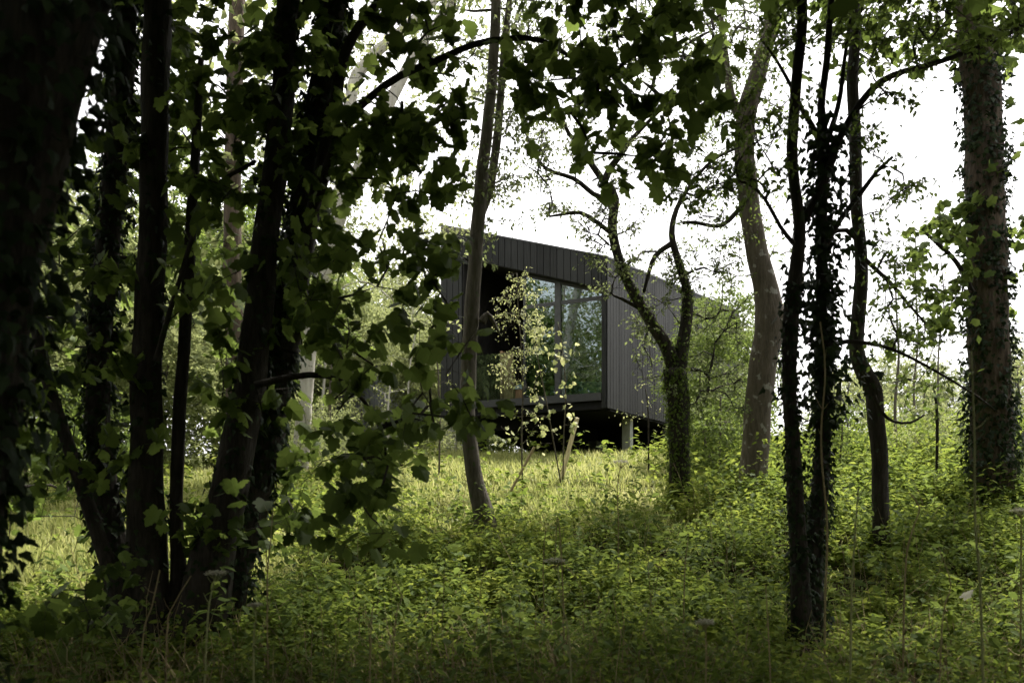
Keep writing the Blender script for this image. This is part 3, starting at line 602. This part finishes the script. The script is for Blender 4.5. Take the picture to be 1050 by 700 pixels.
# ================================================================== background trees: a few kinds, copied
def copy_tree(root, loc, rz, s, label):
    c = root.copy(); COL.objects.link(c); c.location = Vector([float(a) for a in loc]); c.rotation_euler = (0,0,rz); c.scale = (s,s,s); c['label'] = label
    for ch in root.children:
        d = ch.copy(); COL.objects.link(d); d.parent = c
    return c
def proto_tree(name, label, cat, group, H, rad, n, leafmat, barkmat, size, per, seed, x=0, y=0, base=.25, rt=.09, low=.3):
    z = float(ground(x, y)); rt_ = empty(name, (x, y, z), label, cat, group)
    rng = np.random.default_rng(seed)
    k = 7; pts = np.stack([np.cumsum(rng.normal(0, .16, k))*H/9, np.cumsum(rng.normal(0, .16, k))*H/9, np.linspace(-.3, H*.86, k)], -1); pts[0,:2] = 0
    pp, rr = smooth_path(pts, np.linspace(rt, .02, k), .3)
    mb = MB(); tube(mb, pp, rr, 9, .08, seed); mb.build('trunk', barkmat, rt_, True, off=(0,0,0))
    C = blob((0,0,H*(.5+low/2)), (rad,rad,H*(.5-low/2)), n, base, seed)
    wood, lf = MB(), MB(); grow(wood, lf, list(pp[3:]), C, DIAM, size, per=per, spread=.75*rad/2.5, droop=(0,1), tilt=.5, seed=seed, thick=1.2, step=.6, twigs=False)
    wood.build('branches', barkmat, rt_, True, off=(0,0,0)); lf.build('crown', leafmat, rt_, off=(0,0,0))
    return rt_
def at(px, Y): x = (px-525)/F*Y; return (x, Y, float(ground(x, Y)))
G1 = 'leafy trees behind the clearing'
x, y, z = at(55, 24)
bA = proto_tree('leafy_tree', 'full leafy tree behind the left edge of the grass clearing', 'tree', G1, 9, 3.0, 230, M['pale'], M['bark_grey'], .2, 90, 31, x, y, low=.02)
x, y, z = at(180, 27)
bB = proto_tree('leafy_tree', 'tall green tree showing between the two leftmost sycamore stems', 'tree', G1, 11, 3.2, 230, M['mid'], M['bark_grey'], .2, 90, 32, x, y, low=.02)
for src, px, Y, rz, s, lab in (
 (bA, 120, 32, 1, 1.25, 'pale green tree far behind the left stems of the sycamore'),
 (bB, 262, 31, 2, 1.0, 'green tree behind the upright pale trunk'),
 (bA, -20, 19, 3, .9, 'low spreading tree at the far left behind the leaning trunk'),
 (bA, 345, 38, 4, 1.15, 'pale leafy tree rising over the grey boarded building'),
 (bA, 430, 40, 5, 1.05, 'pale leafy tree directly left of the black cabin wall'),
 (bB, 10, 40, 1.5, 1.3, 'tall tree at the back beyond the far left of the clearing'),
 (bB, 215, 36, 2.2, 1.1, 'tall green tree far behind the gap between the big sycamore stems'),
 (bA, 300, 33, .4, 1.0, 'pale full tree just left of the grey boarded building'),
 (bA, 395, 34, 3.4, .8, 'pale rounded tree over the right end of the grey boarded building'),
 (bA, 440, 30, 1.9, .62, 'small pale tree tucked against the left edge of the black cabin'),
 (bB, 375, 48, .9, 1.2, 'distant tall tree behind the grey boarded building'),
 (bA, 160, 21, 5.5, .6, 'small pale tree low behind the main sycamore stem'),
 (bA, 240, 24, 4.5, .65, 'small pale tree at the foot of the upright pale trunk'),
 (bA, 85, 36, 2.9, 1.2, 'pale green tree at the back above the left patch of grass'),
 (bB, 730, 19, 4.2, .36, 'small leafy tree close behind the hawthorn, covering the far end of the cabin'),
 (bB, 757, 23, 1.2, .42, 'small leafy tree just left of the bent beech trunk'),
 (bA, 868, 44, 1.1, .6, 'hazy pale tree on the skyline just right of the ivy clad twin stems'),
 (bA, 925, 47, 2.1, .72, 'hazy pale tree on the skyline between the kinked trunk and the broad trunk'),
 (bA, 975, 42, 3.1, .55, 'low hazy pale tree on the skyline touching the broad furrowed trunk'),
 (bA, 1055, 45, 4.1, .75, 'hazy pale tree on the skyline at the right edge'),
 (bA, 740, 41, 2.5, .85, 'low pale tree behind the far end of the cabin side wall'),
):
    copy_tree(src, at(px, Y), rz, s, lab)
G2 = 'bushes round the clearing'
x, y, z = at(440, 27)
sA = proto_tree('leafy_bush', 'bright green bush beside the left foot of the cabin', 'bush', G2, 1.9, 1.1, 60, M['pale'], M['bark_grey'], .09, 50, 33, x, y, base=.3, rt=.03, low=-.05)
x, y, z = at(735, 17)
sB = proto_tree('leafy_bush', 'dense dark green bush at the left foot of the beech', 'bush', G2, 2.0, 1.0, 80, M['mid'], M['bark_grey'], .09, 50, 34, x, y, base=.3, rt=.03, low=-.1)
for src, px, Y, rz, s, lab in (
 (sA, 372, 29, 1, 1.2, 'pale bush in front of the grey boarded building'),
 (sA, 320, 26, 2, 1.3, 'pale bush at the back of the grass seen past the sycamore'),
 (sB, 262, 24, 3, 1.4, 'green bush seen low between the big sycamore stems'),
 (sB, 120, 22, 4, 1.5, 'green bush behind the left sycamore stems'),
 (sB, 50, 20, 5, 1.4, 'green bush at the back of the left patch of grass'),
 (sB, 22, 14.5, .7, 1.0, 'green bush at the left edge in front of the left patch of grass'),
 (sB, 92, 16.5, 2.7, 1.15, 'green bush just left of the ivy clad back stem of the sycamore'),
 (sA, 322, 19, 3.7, .8, 'small pale bush right of the big sycamore stems in the grass'),
 (sA, 0, 17, 6, 1.3, 'pale bush at the left end of the grass'),
 (sA, 540, 29.5, 2, .8, 'light green bush under the raised left end of the cabin'),
 (sB, 502, 27.6, 2.4, 1.0, 'green bush below the left underside of the cabin beside the grey footing'),
 (bB, 512, 46, 2, .7, 'green tree in the distance seen only through the gap below the cabin'),
 (sA, 522, 30, 4, 1.2, 'green bush seen through the gap under the left end of the cabin'),
 (sA, 478, 31, 1, 1.1, 'pale bush just behind the lower trunk of the slender grey tree'),
 (sA, 725, 26, 3, 1.3, 'pale green bush against the far part of the cabin side wall'),
 (sA, 872, 24, 1, 1.1, 'pale bush between the ivy clad twin stems and the kinked trunk'),
 (sA, 945, 26, 4, 1.2, 'pale bush on the skyline left of the broad furrowed trunk'),
 (sB, 860, 17, 5, .8, 'green bush behind the foot of the ivy clad twin stems'),
 (sA, 1045, 25, 2, 1.3, 'pale bush on the skyline right of the broad furrowed trunk'),
 (sB, 1050, 14, 1, .7, 'dark green bush at the right edge beside the broad furrowed trunk'),
 (sA, 960, 18, 2.2, .8, 'bright green bush low beside the broad furrowed trunk'),
 (sB, 745, 21, 2, 1.2, 'mid green bush behind the hawthorn on its right side'),
):
    copy_tree(src, at(px, Y), rz, s, lab)
# unseen trees added round the camera to shade the foreground and fill window reflections
G3 = 'unseen shade trees added around the viewpoint'
zz = float(ground(-9, -5))
bC = proto_tree('added_shade_tree', 'unseen tall tree added around the viewpoint to shade the foreground', 'tree', G3, 12, 3.6, 180, M['syc'], M['bark_dark'], .34, 80, 35, -9, -5, low=.1)
for i, (x, y, rz, s) in enumerate(((-3,-8,1,1),(3.5,-7,2,1.1),(9,-4,3,1),(-13,1,4,1),(13.5,3,5,1),(-12,8,1.4,.9),(-17,-9,.3,1.1),(15,10,2.4,.9),(-8,-13,3.3,1.2),(0,-3.5,5,.9),(-7,-1.5,2.2,.9),(7.5,0,4.2,.9),(-14,-4,.8,1),(-17,13,.5,1),(-22,6,1.5,1.1),(-26,12,2.5,1.1),(-25,-6,.2,1.0))):
    copy_tree(bC, (x, y, float(ground(x, y))), rz, s, 'unseen tall tree added around the viewpoint to shade the foreground')

# --- saplings, stakes and thin poles in the clearing
def sapling(name, px, Y, tops, label, mat, leaf, size, per, cls, tplt=DIAM, w=3, seed=1, cat='sapling'):
    p = P(px, 500, Y); zg = float(ground(p[0], p[1])); pyg = HOR-(zg-.1-EYE)*F/Y
    r = empty(name, (p[0], p[1], zg), label, cat); S = []
    for q in tops:
        pts, ra = add_stem(r, 'stem', [(px, pyg, w)]+[(a, b, w*(1-.6*i/len(q))) for i, (a, b) in enumerate(q)], Y, mat, 6, .05, seed); S += list(pts[2::2])
    wd, lf = MB(), MB(); grow(wd, lf, S, np.concatenate(cls), tplt, size, per=per, spread=.16, droop=(.1,1.2), tilt=.7, seed=seed, tip=.002, step=.15)
    wd.build('branches', mat, r, True); lf.build('foliage', leaf, r); return r
sapling('birch_sapling', 536, 15.5, [[(535,450),(536,400),(534,350),(531,310),(530,280)]], 'young tree with dense tiny yellow leaves in front of the dark loggia', M['bark_grey'], M['yellow'], .06, 13, [cl(508,285,556,400,15.1,15.9,62,121), cl(520,280,545,310,15.3,15.7,8,122), cl(512,420,560,450,15.3,15.7,7,123), cl(515,300,550,390,15.2,15.8,40,223)], w=1.9, seed=71)
sapling('broad_leaf_sapling', 577, 16.2, [[(568,455),(560,410),(552,370),(548,340)], [(578,450),(580,400),(577,360),(572,330)]], 'young tree with scattered large cream yellow leaves before the window', M['bark_grey'], M['yellow'], .105, 6, [cl(543,325,562,345,16,16.4,6,124), cl(553,340,590,370,16,16.4,12,125), cl(540,375,592,440,16,16.4,17,126), cl(510,430,560,460,16,16.4,6,127)], SYC_L, w=1.6, seed=72)
sapling('thin_sapling', 665, 18, [[(665,440),(664,415),(662,398)]], 'thin sapling with sparse leaves in front of the cabin side wall', M['bark_dark'], M['yellow'], .07, 6, [cl(645,394,674,425,17.8,18.2,9,128), cl(628,420,650,436,17.8,18.2,4,129)], w=1.8, seed=73)
sapling('green_sapling', 960, 14.6, [[(961,430),(958,400)]], 'upright green sapling with round leaves left of the broad furrowed trunk', M['bark_dark'], M['mid'], .14, 5, [cl(925,385,990,430,14.2,15,16,130)], OVAL, w=3, seed=74)
sapling('leafy_sapling', 450, 17, [[(451,440),(450,400),(448,360)]], 'small leafy sapling standing in the grass left of the slender tree', M['bark_grey'], M['pale'], .08, 8, [cl(435,380,470,470,16.7,17.3,16,131)], w=2.2, seed=75)
def pole(name, a, b, r0, r1, mat, label, cat, square=False):
    base = np.array(a); gz = float(ground(base[0], base[1])); o = empty(name, (base[0], base[1], gz), label, cat)
    d = np.array(b)-base; a2 = base-d/np.linalg.norm(d)*.25
    mb = MB(); pp = np.array([a2+(np.array(b)-a2)*t for t in np.linspace(0,1,6)]); tube(mb, pp, np.linspace(r0, r1, 6), 4 if square else 8, 0 if square else .05)
    mb.build('shaft', mat, o); return o
pole('timber_stake', P(576,488,16.6), P(592,428,16.4), .046, .042, M['stake'], 'pale new timber stake leaning right in the sunlit grass', 'stake', True)
pole('timber_stake', P(519,512,15.2), P(548,458,15.3), .026, .024, M['stake2'], 'weathered brown stake leaning right beside the yellow sapling', 'stake')
pole('timber_post', P(370,495,18.5), P(369,443,18.5), .05, .045, M['bark_pale'], 'short whitish post in the grass seen below the sycamore leaves', 'post')
for k, (px, top, Y, w, lab, m) in enumerate((
 (399,372,24,.045,'pale slim birch pole left of the small leafy sapling','bark_pale'),
 (424,330,28,.05,'pale slim trunk in front of the grey building wall','bark_pale'),
 (341,340,25,.06,'brownish slim trunk behind the hanging sycamore leaves','bark_grey'),
 (330,300,30,.07,'pale slim trunk leaning slightly at the left end of the grey building','bark_pale'),
 (467,400,26,.05,'pale slim forked trunk just left of the slender grey tree','bark_pale'),
 (13,430,15,.03,'thin dark upright sapling stem at the left end of the grass','bark_dark'),
 (918,270,20,.04,'thin straight pole tree against the sky right of the kinked trunk','bark_grey'),
 (941,240,23,.035,'thin bare pole tree against the sky midway to the broad trunk','bark_grey'),
 (966,262,24,.035,'thin bare pole tree against the sky beside the broad trunk','bark_grey'),
 (1035,330,22,.05,'slim trunk against the sky just right of the broad trunk','bark_grey'))):
    x, y, z = at(px, Y); pyb = HOR-(z-EYE)*F/Y
    o = empty('slim_tree', (x, y, z), lab, 'tree', 'slim young trunks in the background'); rg = np.random.default_rng(200+k)
    q = [(px+rg.normal(0,2), pyb+8, w*2*F/Y)]+[(px+rg.normal(0,2.5), pyb+(top-pyb)*t, w*2*F/Y*(1-.6*t)) for t in (.25,.5,.75,1)]
    pts, ra = add_stem(o, 'trunk', q, Y, M[m], 7, .05, k)
    C = np.array([pts[-1-int(rg.integers(0, max(1, len(pts)*6//10)))]+rg.normal(0, .5, 3) for _ in range(16)])
    wd, lf = MB(), MB(); grow(wd, lf, list(pts[2::2]), C, DIAM, .1, per=7, spread=.3, seed=300+k, tip=.003); wd.build('branches', M[m], o, True); lf.build('foliage', M['pale'], o)
# ================================================================== ground, grass, undergrowth
m, nt, N, L = newmat('soil')
tx = N.new('ShaderNodeTexCoord'); n = N.new('ShaderNodeTexNoise'); n.inputs['Scale'].default_value = 1.3; n.inputs['Detail'].default_value = 9; L.new(tx.outputs['Object'], n.inputs['Vector'])
r = ramp(N, [(.3, (.018,.015,.009)), (.5, (.035,.03,.016)), (.7, (.04,.045,.018))]); L.new(n.outputs['Fac'], r.inputs[0])
b = N.new('ShaderNodeBsdfPrincipled'); b.inputs['Roughness'].default_value = 1; b.inputs['Specular IOR Level'].default_value = 0; L.new(r.outputs[0], b.inputs['Base Color'])
o = N.new('ShaderNodeOutputMaterial'); L.new(b.outputs[0], o.inputs['Surface']); M['soil'] = m
gx = np.concatenate([np.linspace(-260,-24,16), np.linspace(-22,22,110), np.linspace(24,260,16)])
gy = np.concatenate([np.linspace(-60,-2,14), np.linspace(-1,36,110), np.linspace(38,400,26)])
X, Y = np.meshgrid(gx, gy); Z = ground(X, Y); mb = MB()
nx, ny = len(gx), len(gy); i = (np.arange(ny-1)[:,None]*nx+np.arange(nx-1)[None]).ravel()
mb.add(np.stack([X.ravel(), Y.ravel(), Z.ravel()], -1), np.stack([i, i+1, i+1+nx, i+nx], -1))
tag(mb.build('ground', M['soil'], smooth=True), 'woodland floor rising to the clearing', None, kind='structure')
def field(n, Y0, Y1, margin=1.5, dens=1.0, seed=0):
    """random ground points in a wedge a little wider than the view, denser near"""
    rng = np.random.default_rng(seed); u = rng.random(n)
    y = Y0*(Y1/Y0)**(u**dens); hw = .63*y+margin
    x = rng.uniform(-1, 1, n)*hw; return x, y
def nse(x, y, s, o=0): return np.array([mn.noise(Vector((float(a)*s+o, float(b)*s-o, o))) for a, b in zip(x, y)])
def is_grass(x, y):      # 1 in the mown clearing round the cabin and the left glade
    px = 525+x/y*F
    a = np.clip((y-11.3)/2.5, 0, 1)*np.clip((px-240)/120, 0, 1)*np.clip((770-px)/110, 0, 1)
    g = np.clip((y-8.2)/1.5, 0, 1)*np.clip((330-px)/60, 0, 1)*np.clip((24-y)/3, 0, 1)
    return np.maximum(a, g)
# grass
x, y = field(300000, 3.2, 34, 1, .8, 1); g = is_grass(x, y); rng = np.random.default_rng(2)
keep = rng.random(len(x)) < np.maximum(g, .05)
x, y = x[keep], y[keep]; n = len(x); z = ground(x, y)
az = rng.uniform(0, 2*PI, n); el = rng.uniform(.75, 1.5, n)
T = np.stack([np.cos(az)*np.cos(el), np.sin(az)*np.cos(el), np.sin(el)], -1)
W = np.stack([-np.sin(az+.3), np.cos(az+.3), 0*az], -1); Nn = np.cross(T, W)
h = rng.uniform(.09, .26, n)*(1+.5*nse(x, y, .8))*(1+.25*(y < 13))
mb = MB(); wv = W*(.012/h*(.6+y/22))[:,None]*1.0
scatter(mb, BLADE, np.stack([x,y,z-.01], -1), h, (T, W*(.03+.0022*y)[:,None]/np.clip(h,.1,1)[:,None]*.45, -Nn*.7))
tag(mb.build('grass', M['grass']), 'long pale green meadow grass', None, kind='stuff')
# undergrowth: leafy herbs
def herbs(n, Y0, Y1, seed, hmin, hmax, L, size, tpl, dens=1.0, inv=False, mbl=None, mbs=None, side=0, px0=-9e9, px1=9e9):
    rng = np.random.default_rng(seed)
    x, y = field(n, Y0, Y1, 1.2, dens, seed+50); g = is_grass(x, y); px = 525+x/y*F
    k = (rng.random(n) < np.clip(1-g*.93, 0, 1)) & (px > px0) & (px < px1)
    pn = nse(x, y, .9, seed*.7+5)+.5*nse(x, y, 2.4, seed+9); k &= rng.random(n) < np.clip(.75+pn*1.5, .12, 1)
    # keep the cabin's footprint free
    dx, dy = x-2.45, y-22; u = dx*.874-dy*.486; v = dx*.486+dy*.874
    k &= ~((u > -5.2) & (u < .1) & (v > .3))
    x, y = x[k], y[k]; m = len(x); z = ground(x, y)
    nz = nse(x, y, .45, seed)
    nz2 = nse(x, y, 1.5, seed+3); hh = rng.uniform(hmin, hmax, m)*np.clip(1+nz*1.0+nz2*1.3, .2, 2.2)
    lean = rng.normal(0, .13, (m,2))
    t = rng.random((m,L))**.6
    px_ = x[:,None]+lean[:,:1]*t*hh[:,None]; py_ = y[:,None]+lean[:,1:]*t*hh[:,None]; pz_ = z[:,None]+t*hh[:,None]
    pos = np.stack([px_,py_,pz_], -1).reshape(-1,3); q = len(pos)
    pos[:,:2] += rng.normal(0, .035, (q,2))
    scatter(mbl, tpl, pos, size*rng.uniform(.5,1.2,q)*np.repeat(np.clip(.8+y*.022, .8, 1.5), L), orient(q, (-.25,.7), .35, rng))
mb = MB()
herbs(12000, 3.0, 8, 11, .2, .5, 12, .075, OVAL, mbl=mb)
herbs(22000, 7, 15, 12, .12, .42, 11, .085, OVAL, mbl=mb)
herbs(16000, 13, 30, 13, .2, .6, 12, .12, OVAL, mbl=mb)
herbs(900, 6, 16, 14, .2, .4, 6, .15, SYC_L, mbl=mb)
herbs(3800, 11.5, 26, 17, .35, .95, 16, .09, OVAL, mbl=mb, px0=770); herbs(1500, 13.5, 26, 18, .4, 1.1, 14, .09, SYC_L, mbl=mb, px0=800)
tag(mb.build('undergrowth', M['under']), 'dense leafy nettles and herbs covering the wood floor', None, kind='stuff')
# feathery fern-like and dark low herbs close to the camera
mb = MB(); herbs(5200, 2.6, 7.5, 15, .15, .45, 14, .05, DIAM, mbl=mb); herbs(900, 2.6, 6, 16, .3, .7, 10, .09, OVAL, mbl=mb)
herbs(2600, 5.5, 15, 18, .3, .75, 10, .12, OVAL, mbl=mb); herbs(900, 5, 13, 19, .35, .8, 22, .06, DIAM, mbl=mb)
tag(mb.build('low_herbs', M['mid']), 'darker low herbs in the shaded foreground', None, kind='stuff')
# dry grasses and stalks in front
mb = MB(); x, y = field(16000, 2.4, 8, 1, 1, 31); rng = np.random.default_rng(32); n = len(x); z = ground(x, y)
az = rng.uniform(0, 2*PI, n); el = rng.uniform(.6, 1.5, n); h = rng.uniform(.2, .75, n)
T = np.stack([np.cos(az)*np.cos(el), np.sin(az)*np.cos(el), np.sin(el)], -1); W = np.stack([-np.sin(az), np.cos(az), 0*az], -1)
scatter(mb, BLADE, np.stack([x,y,z], -1), h, (T, W*.014/h[:,None], -np.cross(T, W)*.9))
tag(mb.build('dry_grass', M['dry']), 'dry brown grass blades in the foreground', None, kind='stuff')

mb = MB(); x, y = field(420, 3.4, 14, 1, 1, 41); rng = np.random.default_rng(42)
for a, b in zip(x, y):
    zz_ = float(ground(a, b)); hh = rng.uniform(.45, 1.05); l = rng.normal(0, .14, 2); c = rng.normal(0, .04, 2)
    tube(mb, [(a,b,zz_-.02),(a+l[0]*.4+c[0],b+l[1]*.4,zz_+hh*.4),(a+l[0]*.8,b+l[1]*.8+c[1],zz_+hh*.75),(a+l[0]*1.3,b+l[1]*1.3,zz_+hh)], [.004,.0035,.003,.0015], 4)
tag(mb.build('dry_stems', M['dry']), 'thin dead stems standing all through the undergrowth', None, kind='stuff')
# individual stalks and seed heads
def stalk(px, py0, pts, Y, w, mat, label, head=None, seed=0):
    p = P(px, py0, Y); zg = float(ground(p[0], p[1])); o = empty('seed_head_plant' if head else 'dry_stalk', (p[0], p[1], zg), label, 'plant', None)
    q = [(px, HOR-(zg-.05-EYE)*F/Y, w)]+[(a, b, w*(1-.45*(i+1)/len(pts))) for i, (a, b) in enumerate(pts)]
    pp, ra = stem(q, Y, .06); ra = ra*.72; rg = np.random.default_rng(seed)
    mb = MB(); tube(mb, pp, ra, 6, .12, seed)
    for _ in range(int(rg.integers(2, 6))):
        j = int(rg.integers(len(pp)//3, len(pp)-1)); dv = rg.normal(0, 1, 3)*np.array([1,1,.3])+np.array([0,0,.7]); dv *= rg.uniform(.04, .13)/np.linalg.norm(dv)
        tube(mb, np.array([pp[j], pp[j]+dv*.5, pp[j]+dv+np.array([0,0,.02])]), [ra[j]*.7, ra[j]*.5, ra[j]*.25], 5)
    mb.build('stem', mat, o, True)
    if head:
        mb = MB(); top = pp[-1]; m = 240; a = rg.uniform(0, 2*PI, m); rr = np.sqrt(rg.random(m))*head
        pos = top+np.stack([np.cos(a)*rr, np.sin(a)*rr, .25*head*(1-(rr/head)**2)+rg.normal(0,.06*head,m)], -1)
        scatter(mb, DIAM, pos, .014*rg.uniform(.7,1.5,m), orient(m, (-.5,.5), .6, rg)); mb.build('seed_head', M['umbel'], o)
        mb = MB()
        for k in range(14):
            a_ = k/14*2*PI; tube(mb, np.array([top-np.array([0,0,head*.7]), top+np.array([math.cos(a_)*head*.55, math.sin(a_)*head*.55, -.15*head]), top+np.array([math.cos(a_)*head*.85, math.sin(a_)*head*.85, .05*head])]), [.0016,.0013,.001], 4)
        mb.build('spokes', mat, o, True)
    return o
D_, G_ = M['dry'], M['green_stem']
for i, (px, py0, pts, Y, w, mt, lab, hd) in enumerate([
 (1012,700,[(1006,620),(1000,540),(999,440),(996,360)],4.2,4,G_,'tall pale green stalk rising in front of the broad furrowed trunk',None),
 (870,700,[(873,620),(876,560),(880,500)],5,3.5,G_,'straight green stalk right of the ivy clad twin stems',None),
 (925,660,[(928,590),(935,545),(943,520),(932,505)],6,3,D_,'bent brown stalk right of the kinked trunk',None),
 (722,700,[(724,670),(723,638)],4.4,3,D_,'short stalk with white seed head left of the ivy clad twin stems',.045),
 (1046,640,[(1047,580),(1047,524)],6,3,D_,'stalk with white seed head at the right edge',.075),
 (580,660,[(577,600),(572,530),(569,575)],6,2.5,D_,'tall stalk with faded round seed head in the middle of the undergrowth',.08),
 (590,700,[(584,660),(576,620),(572,580)],4.6,3,G_,'pale green stalk leaning left in the centre foreground',None),
 (140,700,[(146,660),(156,620),(164,584)],5.2,3,D_,'dry stalk leaning right before the main sycamore stem',None),
 (205,690,[(212,650),(216,610),(222,588)],5.2,3.2,G_,'pale stalk with seed head before the sycamore foot',.07),
 (170,680,[(171,650),(178,620),(196,590)],5.4,2.6,D_,'curved dry stalk before the sycamore foot',None),
 (262,700,[(260,660),(263,640),(261,620)],4.4,3,G_,'pale stalk right of the sycamore foot with small head',.03),
 (275,660,[(274,600),(277,560),(280,520)],6.2,2.4,D_,'reddish dry stalk just right of the sycamore foot',None),
 (400,700,[(404,650),(412,610),(398,590)],5,2.4,D_,'kinked dark stalk left of the centre foreground',None),
 (378,700,[(380,650),(384,620)],4.6,2.6,D_,'short straw coloured stalk left of centre at the bottom',None),
 (845,700,[(846,620),(848,540),(842,455),(846,380),(841,330)],6.9,3.4,D_,'long bare vine stem beside the ivy clad twin stems',None),
 (700,640,[(702,590),(706,550)],7,2.2,D_,'thin dry stalk below the hawthorn',None),
 (560,640,[(557,580),(560,540)],7.4,2.2,D_,'thin dark stalk below the slender grey tree',None),
 (634,600,[(634,540),(633,500),(637,474)],9,2,D_,'thin stalk with flat dark seed head before the cabin post',.09),
 (960,700,[(966,640),(975,600),(962,560)],5,2.6,D_,'brown arching stalk in the right foreground',None),
 (795,700,[(788,650),(785,600)],5,2.4,D_,'thin stalk left of the ivy clad twin stems at the bottom',None),
 ]):
    stalk(px, py0, pts, Y, w, mt, lab, hd, 500+i)
# one curled fallen leaf lying on the undergrowth
p = P(988, 612, 6.2); lo = empty('dead_leaf', p, 'curled pale brown dead leaf caught on the undergrowth at lower right', 'leaf')
mb = MB(); scatter(mb, SYC, [p], .11, (np.array([[.8,.2,.55]]), np.array([[-.1,.75,.2]]), np.array([[.5,-.2,.8]]))); mb.build('blade', M['umbel'], lo)
# ================================================================== sky, sun, camera
w = bpy.data.worlds.new("World"); SC.world = w; w.use_nodes = True
N, L = w.node_tree.nodes, w.node_tree.links; N.clear()
SUN_EL, SUN_AZ = 60, 36         # degrees; azimuth clockwise from the view direction (+Y)
sky = N.new('ShaderNodeTexSky'); sky.sky_type = 'NISHITA'; sky.sun_disc = False
sky.sun_elevation = math.radians(SUN_EL); sky.sun_rotation = math.radians(SUN_AZ); sky.air_density = 1.5; sky.dust_density = 4
hs = N.new('ShaderNodeHueSaturation'); hs.inputs['Saturation'].default_value = .12; L.new(sky.outputs[0], hs.inputs['Color'])
mx = N.new('ShaderNodeMix'); mx.data_type = 'RGBA'; mx.inputs[0].default_value = .6; L.new(hs.outputs[0], mx.inputs[6]); mx.inputs[7].default_value = (8.2, 8.0, 8.1, 1)
bg = N.new('ShaderNodeBackground'); bg.inputs[1].default_value = .12; L.new(mx.outputs[2], bg.inputs[0])
wo = N.new('ShaderNodeOutputWorld'); L.new(bg.outputs[0], wo.inputs[0])
ld = bpy.data.lights.new('sun', 'SUN'); ld.energy = 4.8; ld.angle = math.radians(6); ld.color = (1, .95, .86)
lo = bpy.data.objects.new('sun', ld); COL.objects.link(lo)
d = Vector((math.sin(math.radians(SUN_AZ))*math.cos(math.radians(SUN_EL)), math.cos(math.radians(SUN_AZ))*math.cos(math.radians(SUN_EL)), math.sin(math.radians(SUN_EL))))
lo.rotation_euler = d.to_track_quat('Z', 'Y').to_euler()
cd = bpy.data.cameras.new('camera'); co = bpy.data.objects.new('camera', cd); COL.objects.link(co)
co.location = (0, 0, EYE); co.rotation_euler = (math.radians(90), 0, 0)
cd.sensor_width = 36; cd.lens = F/1050*36; cd.shift_y = (HOR-350)/1050; cd.clip_start = .05; cd.clip_end = 2000
cd.dof.use_dof = True; cd.dof.focus_distance = 15; cd.dof.aperture_fstop = 2.2
SC.camera = co
SC.view_settings.view_transform = 'Standard'; SC.view_settings.look = 'None'; SC.view_settings.exposure = 1.6; SC.view_settings.gamma = 1
SC.render.engine = 'CYCLES'
cy = SC.cycles; cy.use_denoising = True; cy.max_bounces = 6; cy.diffuse_bounces = 3; cy.glossy_bounces = 3; cy.transmission_bounces = 4; cy.transparent_max_bounces = 8
cy.use_adaptive_sampling = True; cy.adaptive_threshold = .02; cy.caustics_reflective = False; cy.caustics_refractive = False
try: cy.denoiser = 'OPENIMAGEDENOISE'; cy.denoising_input_passes = 'RGB_ALBEDO_NORMAL'
except Exception: pass
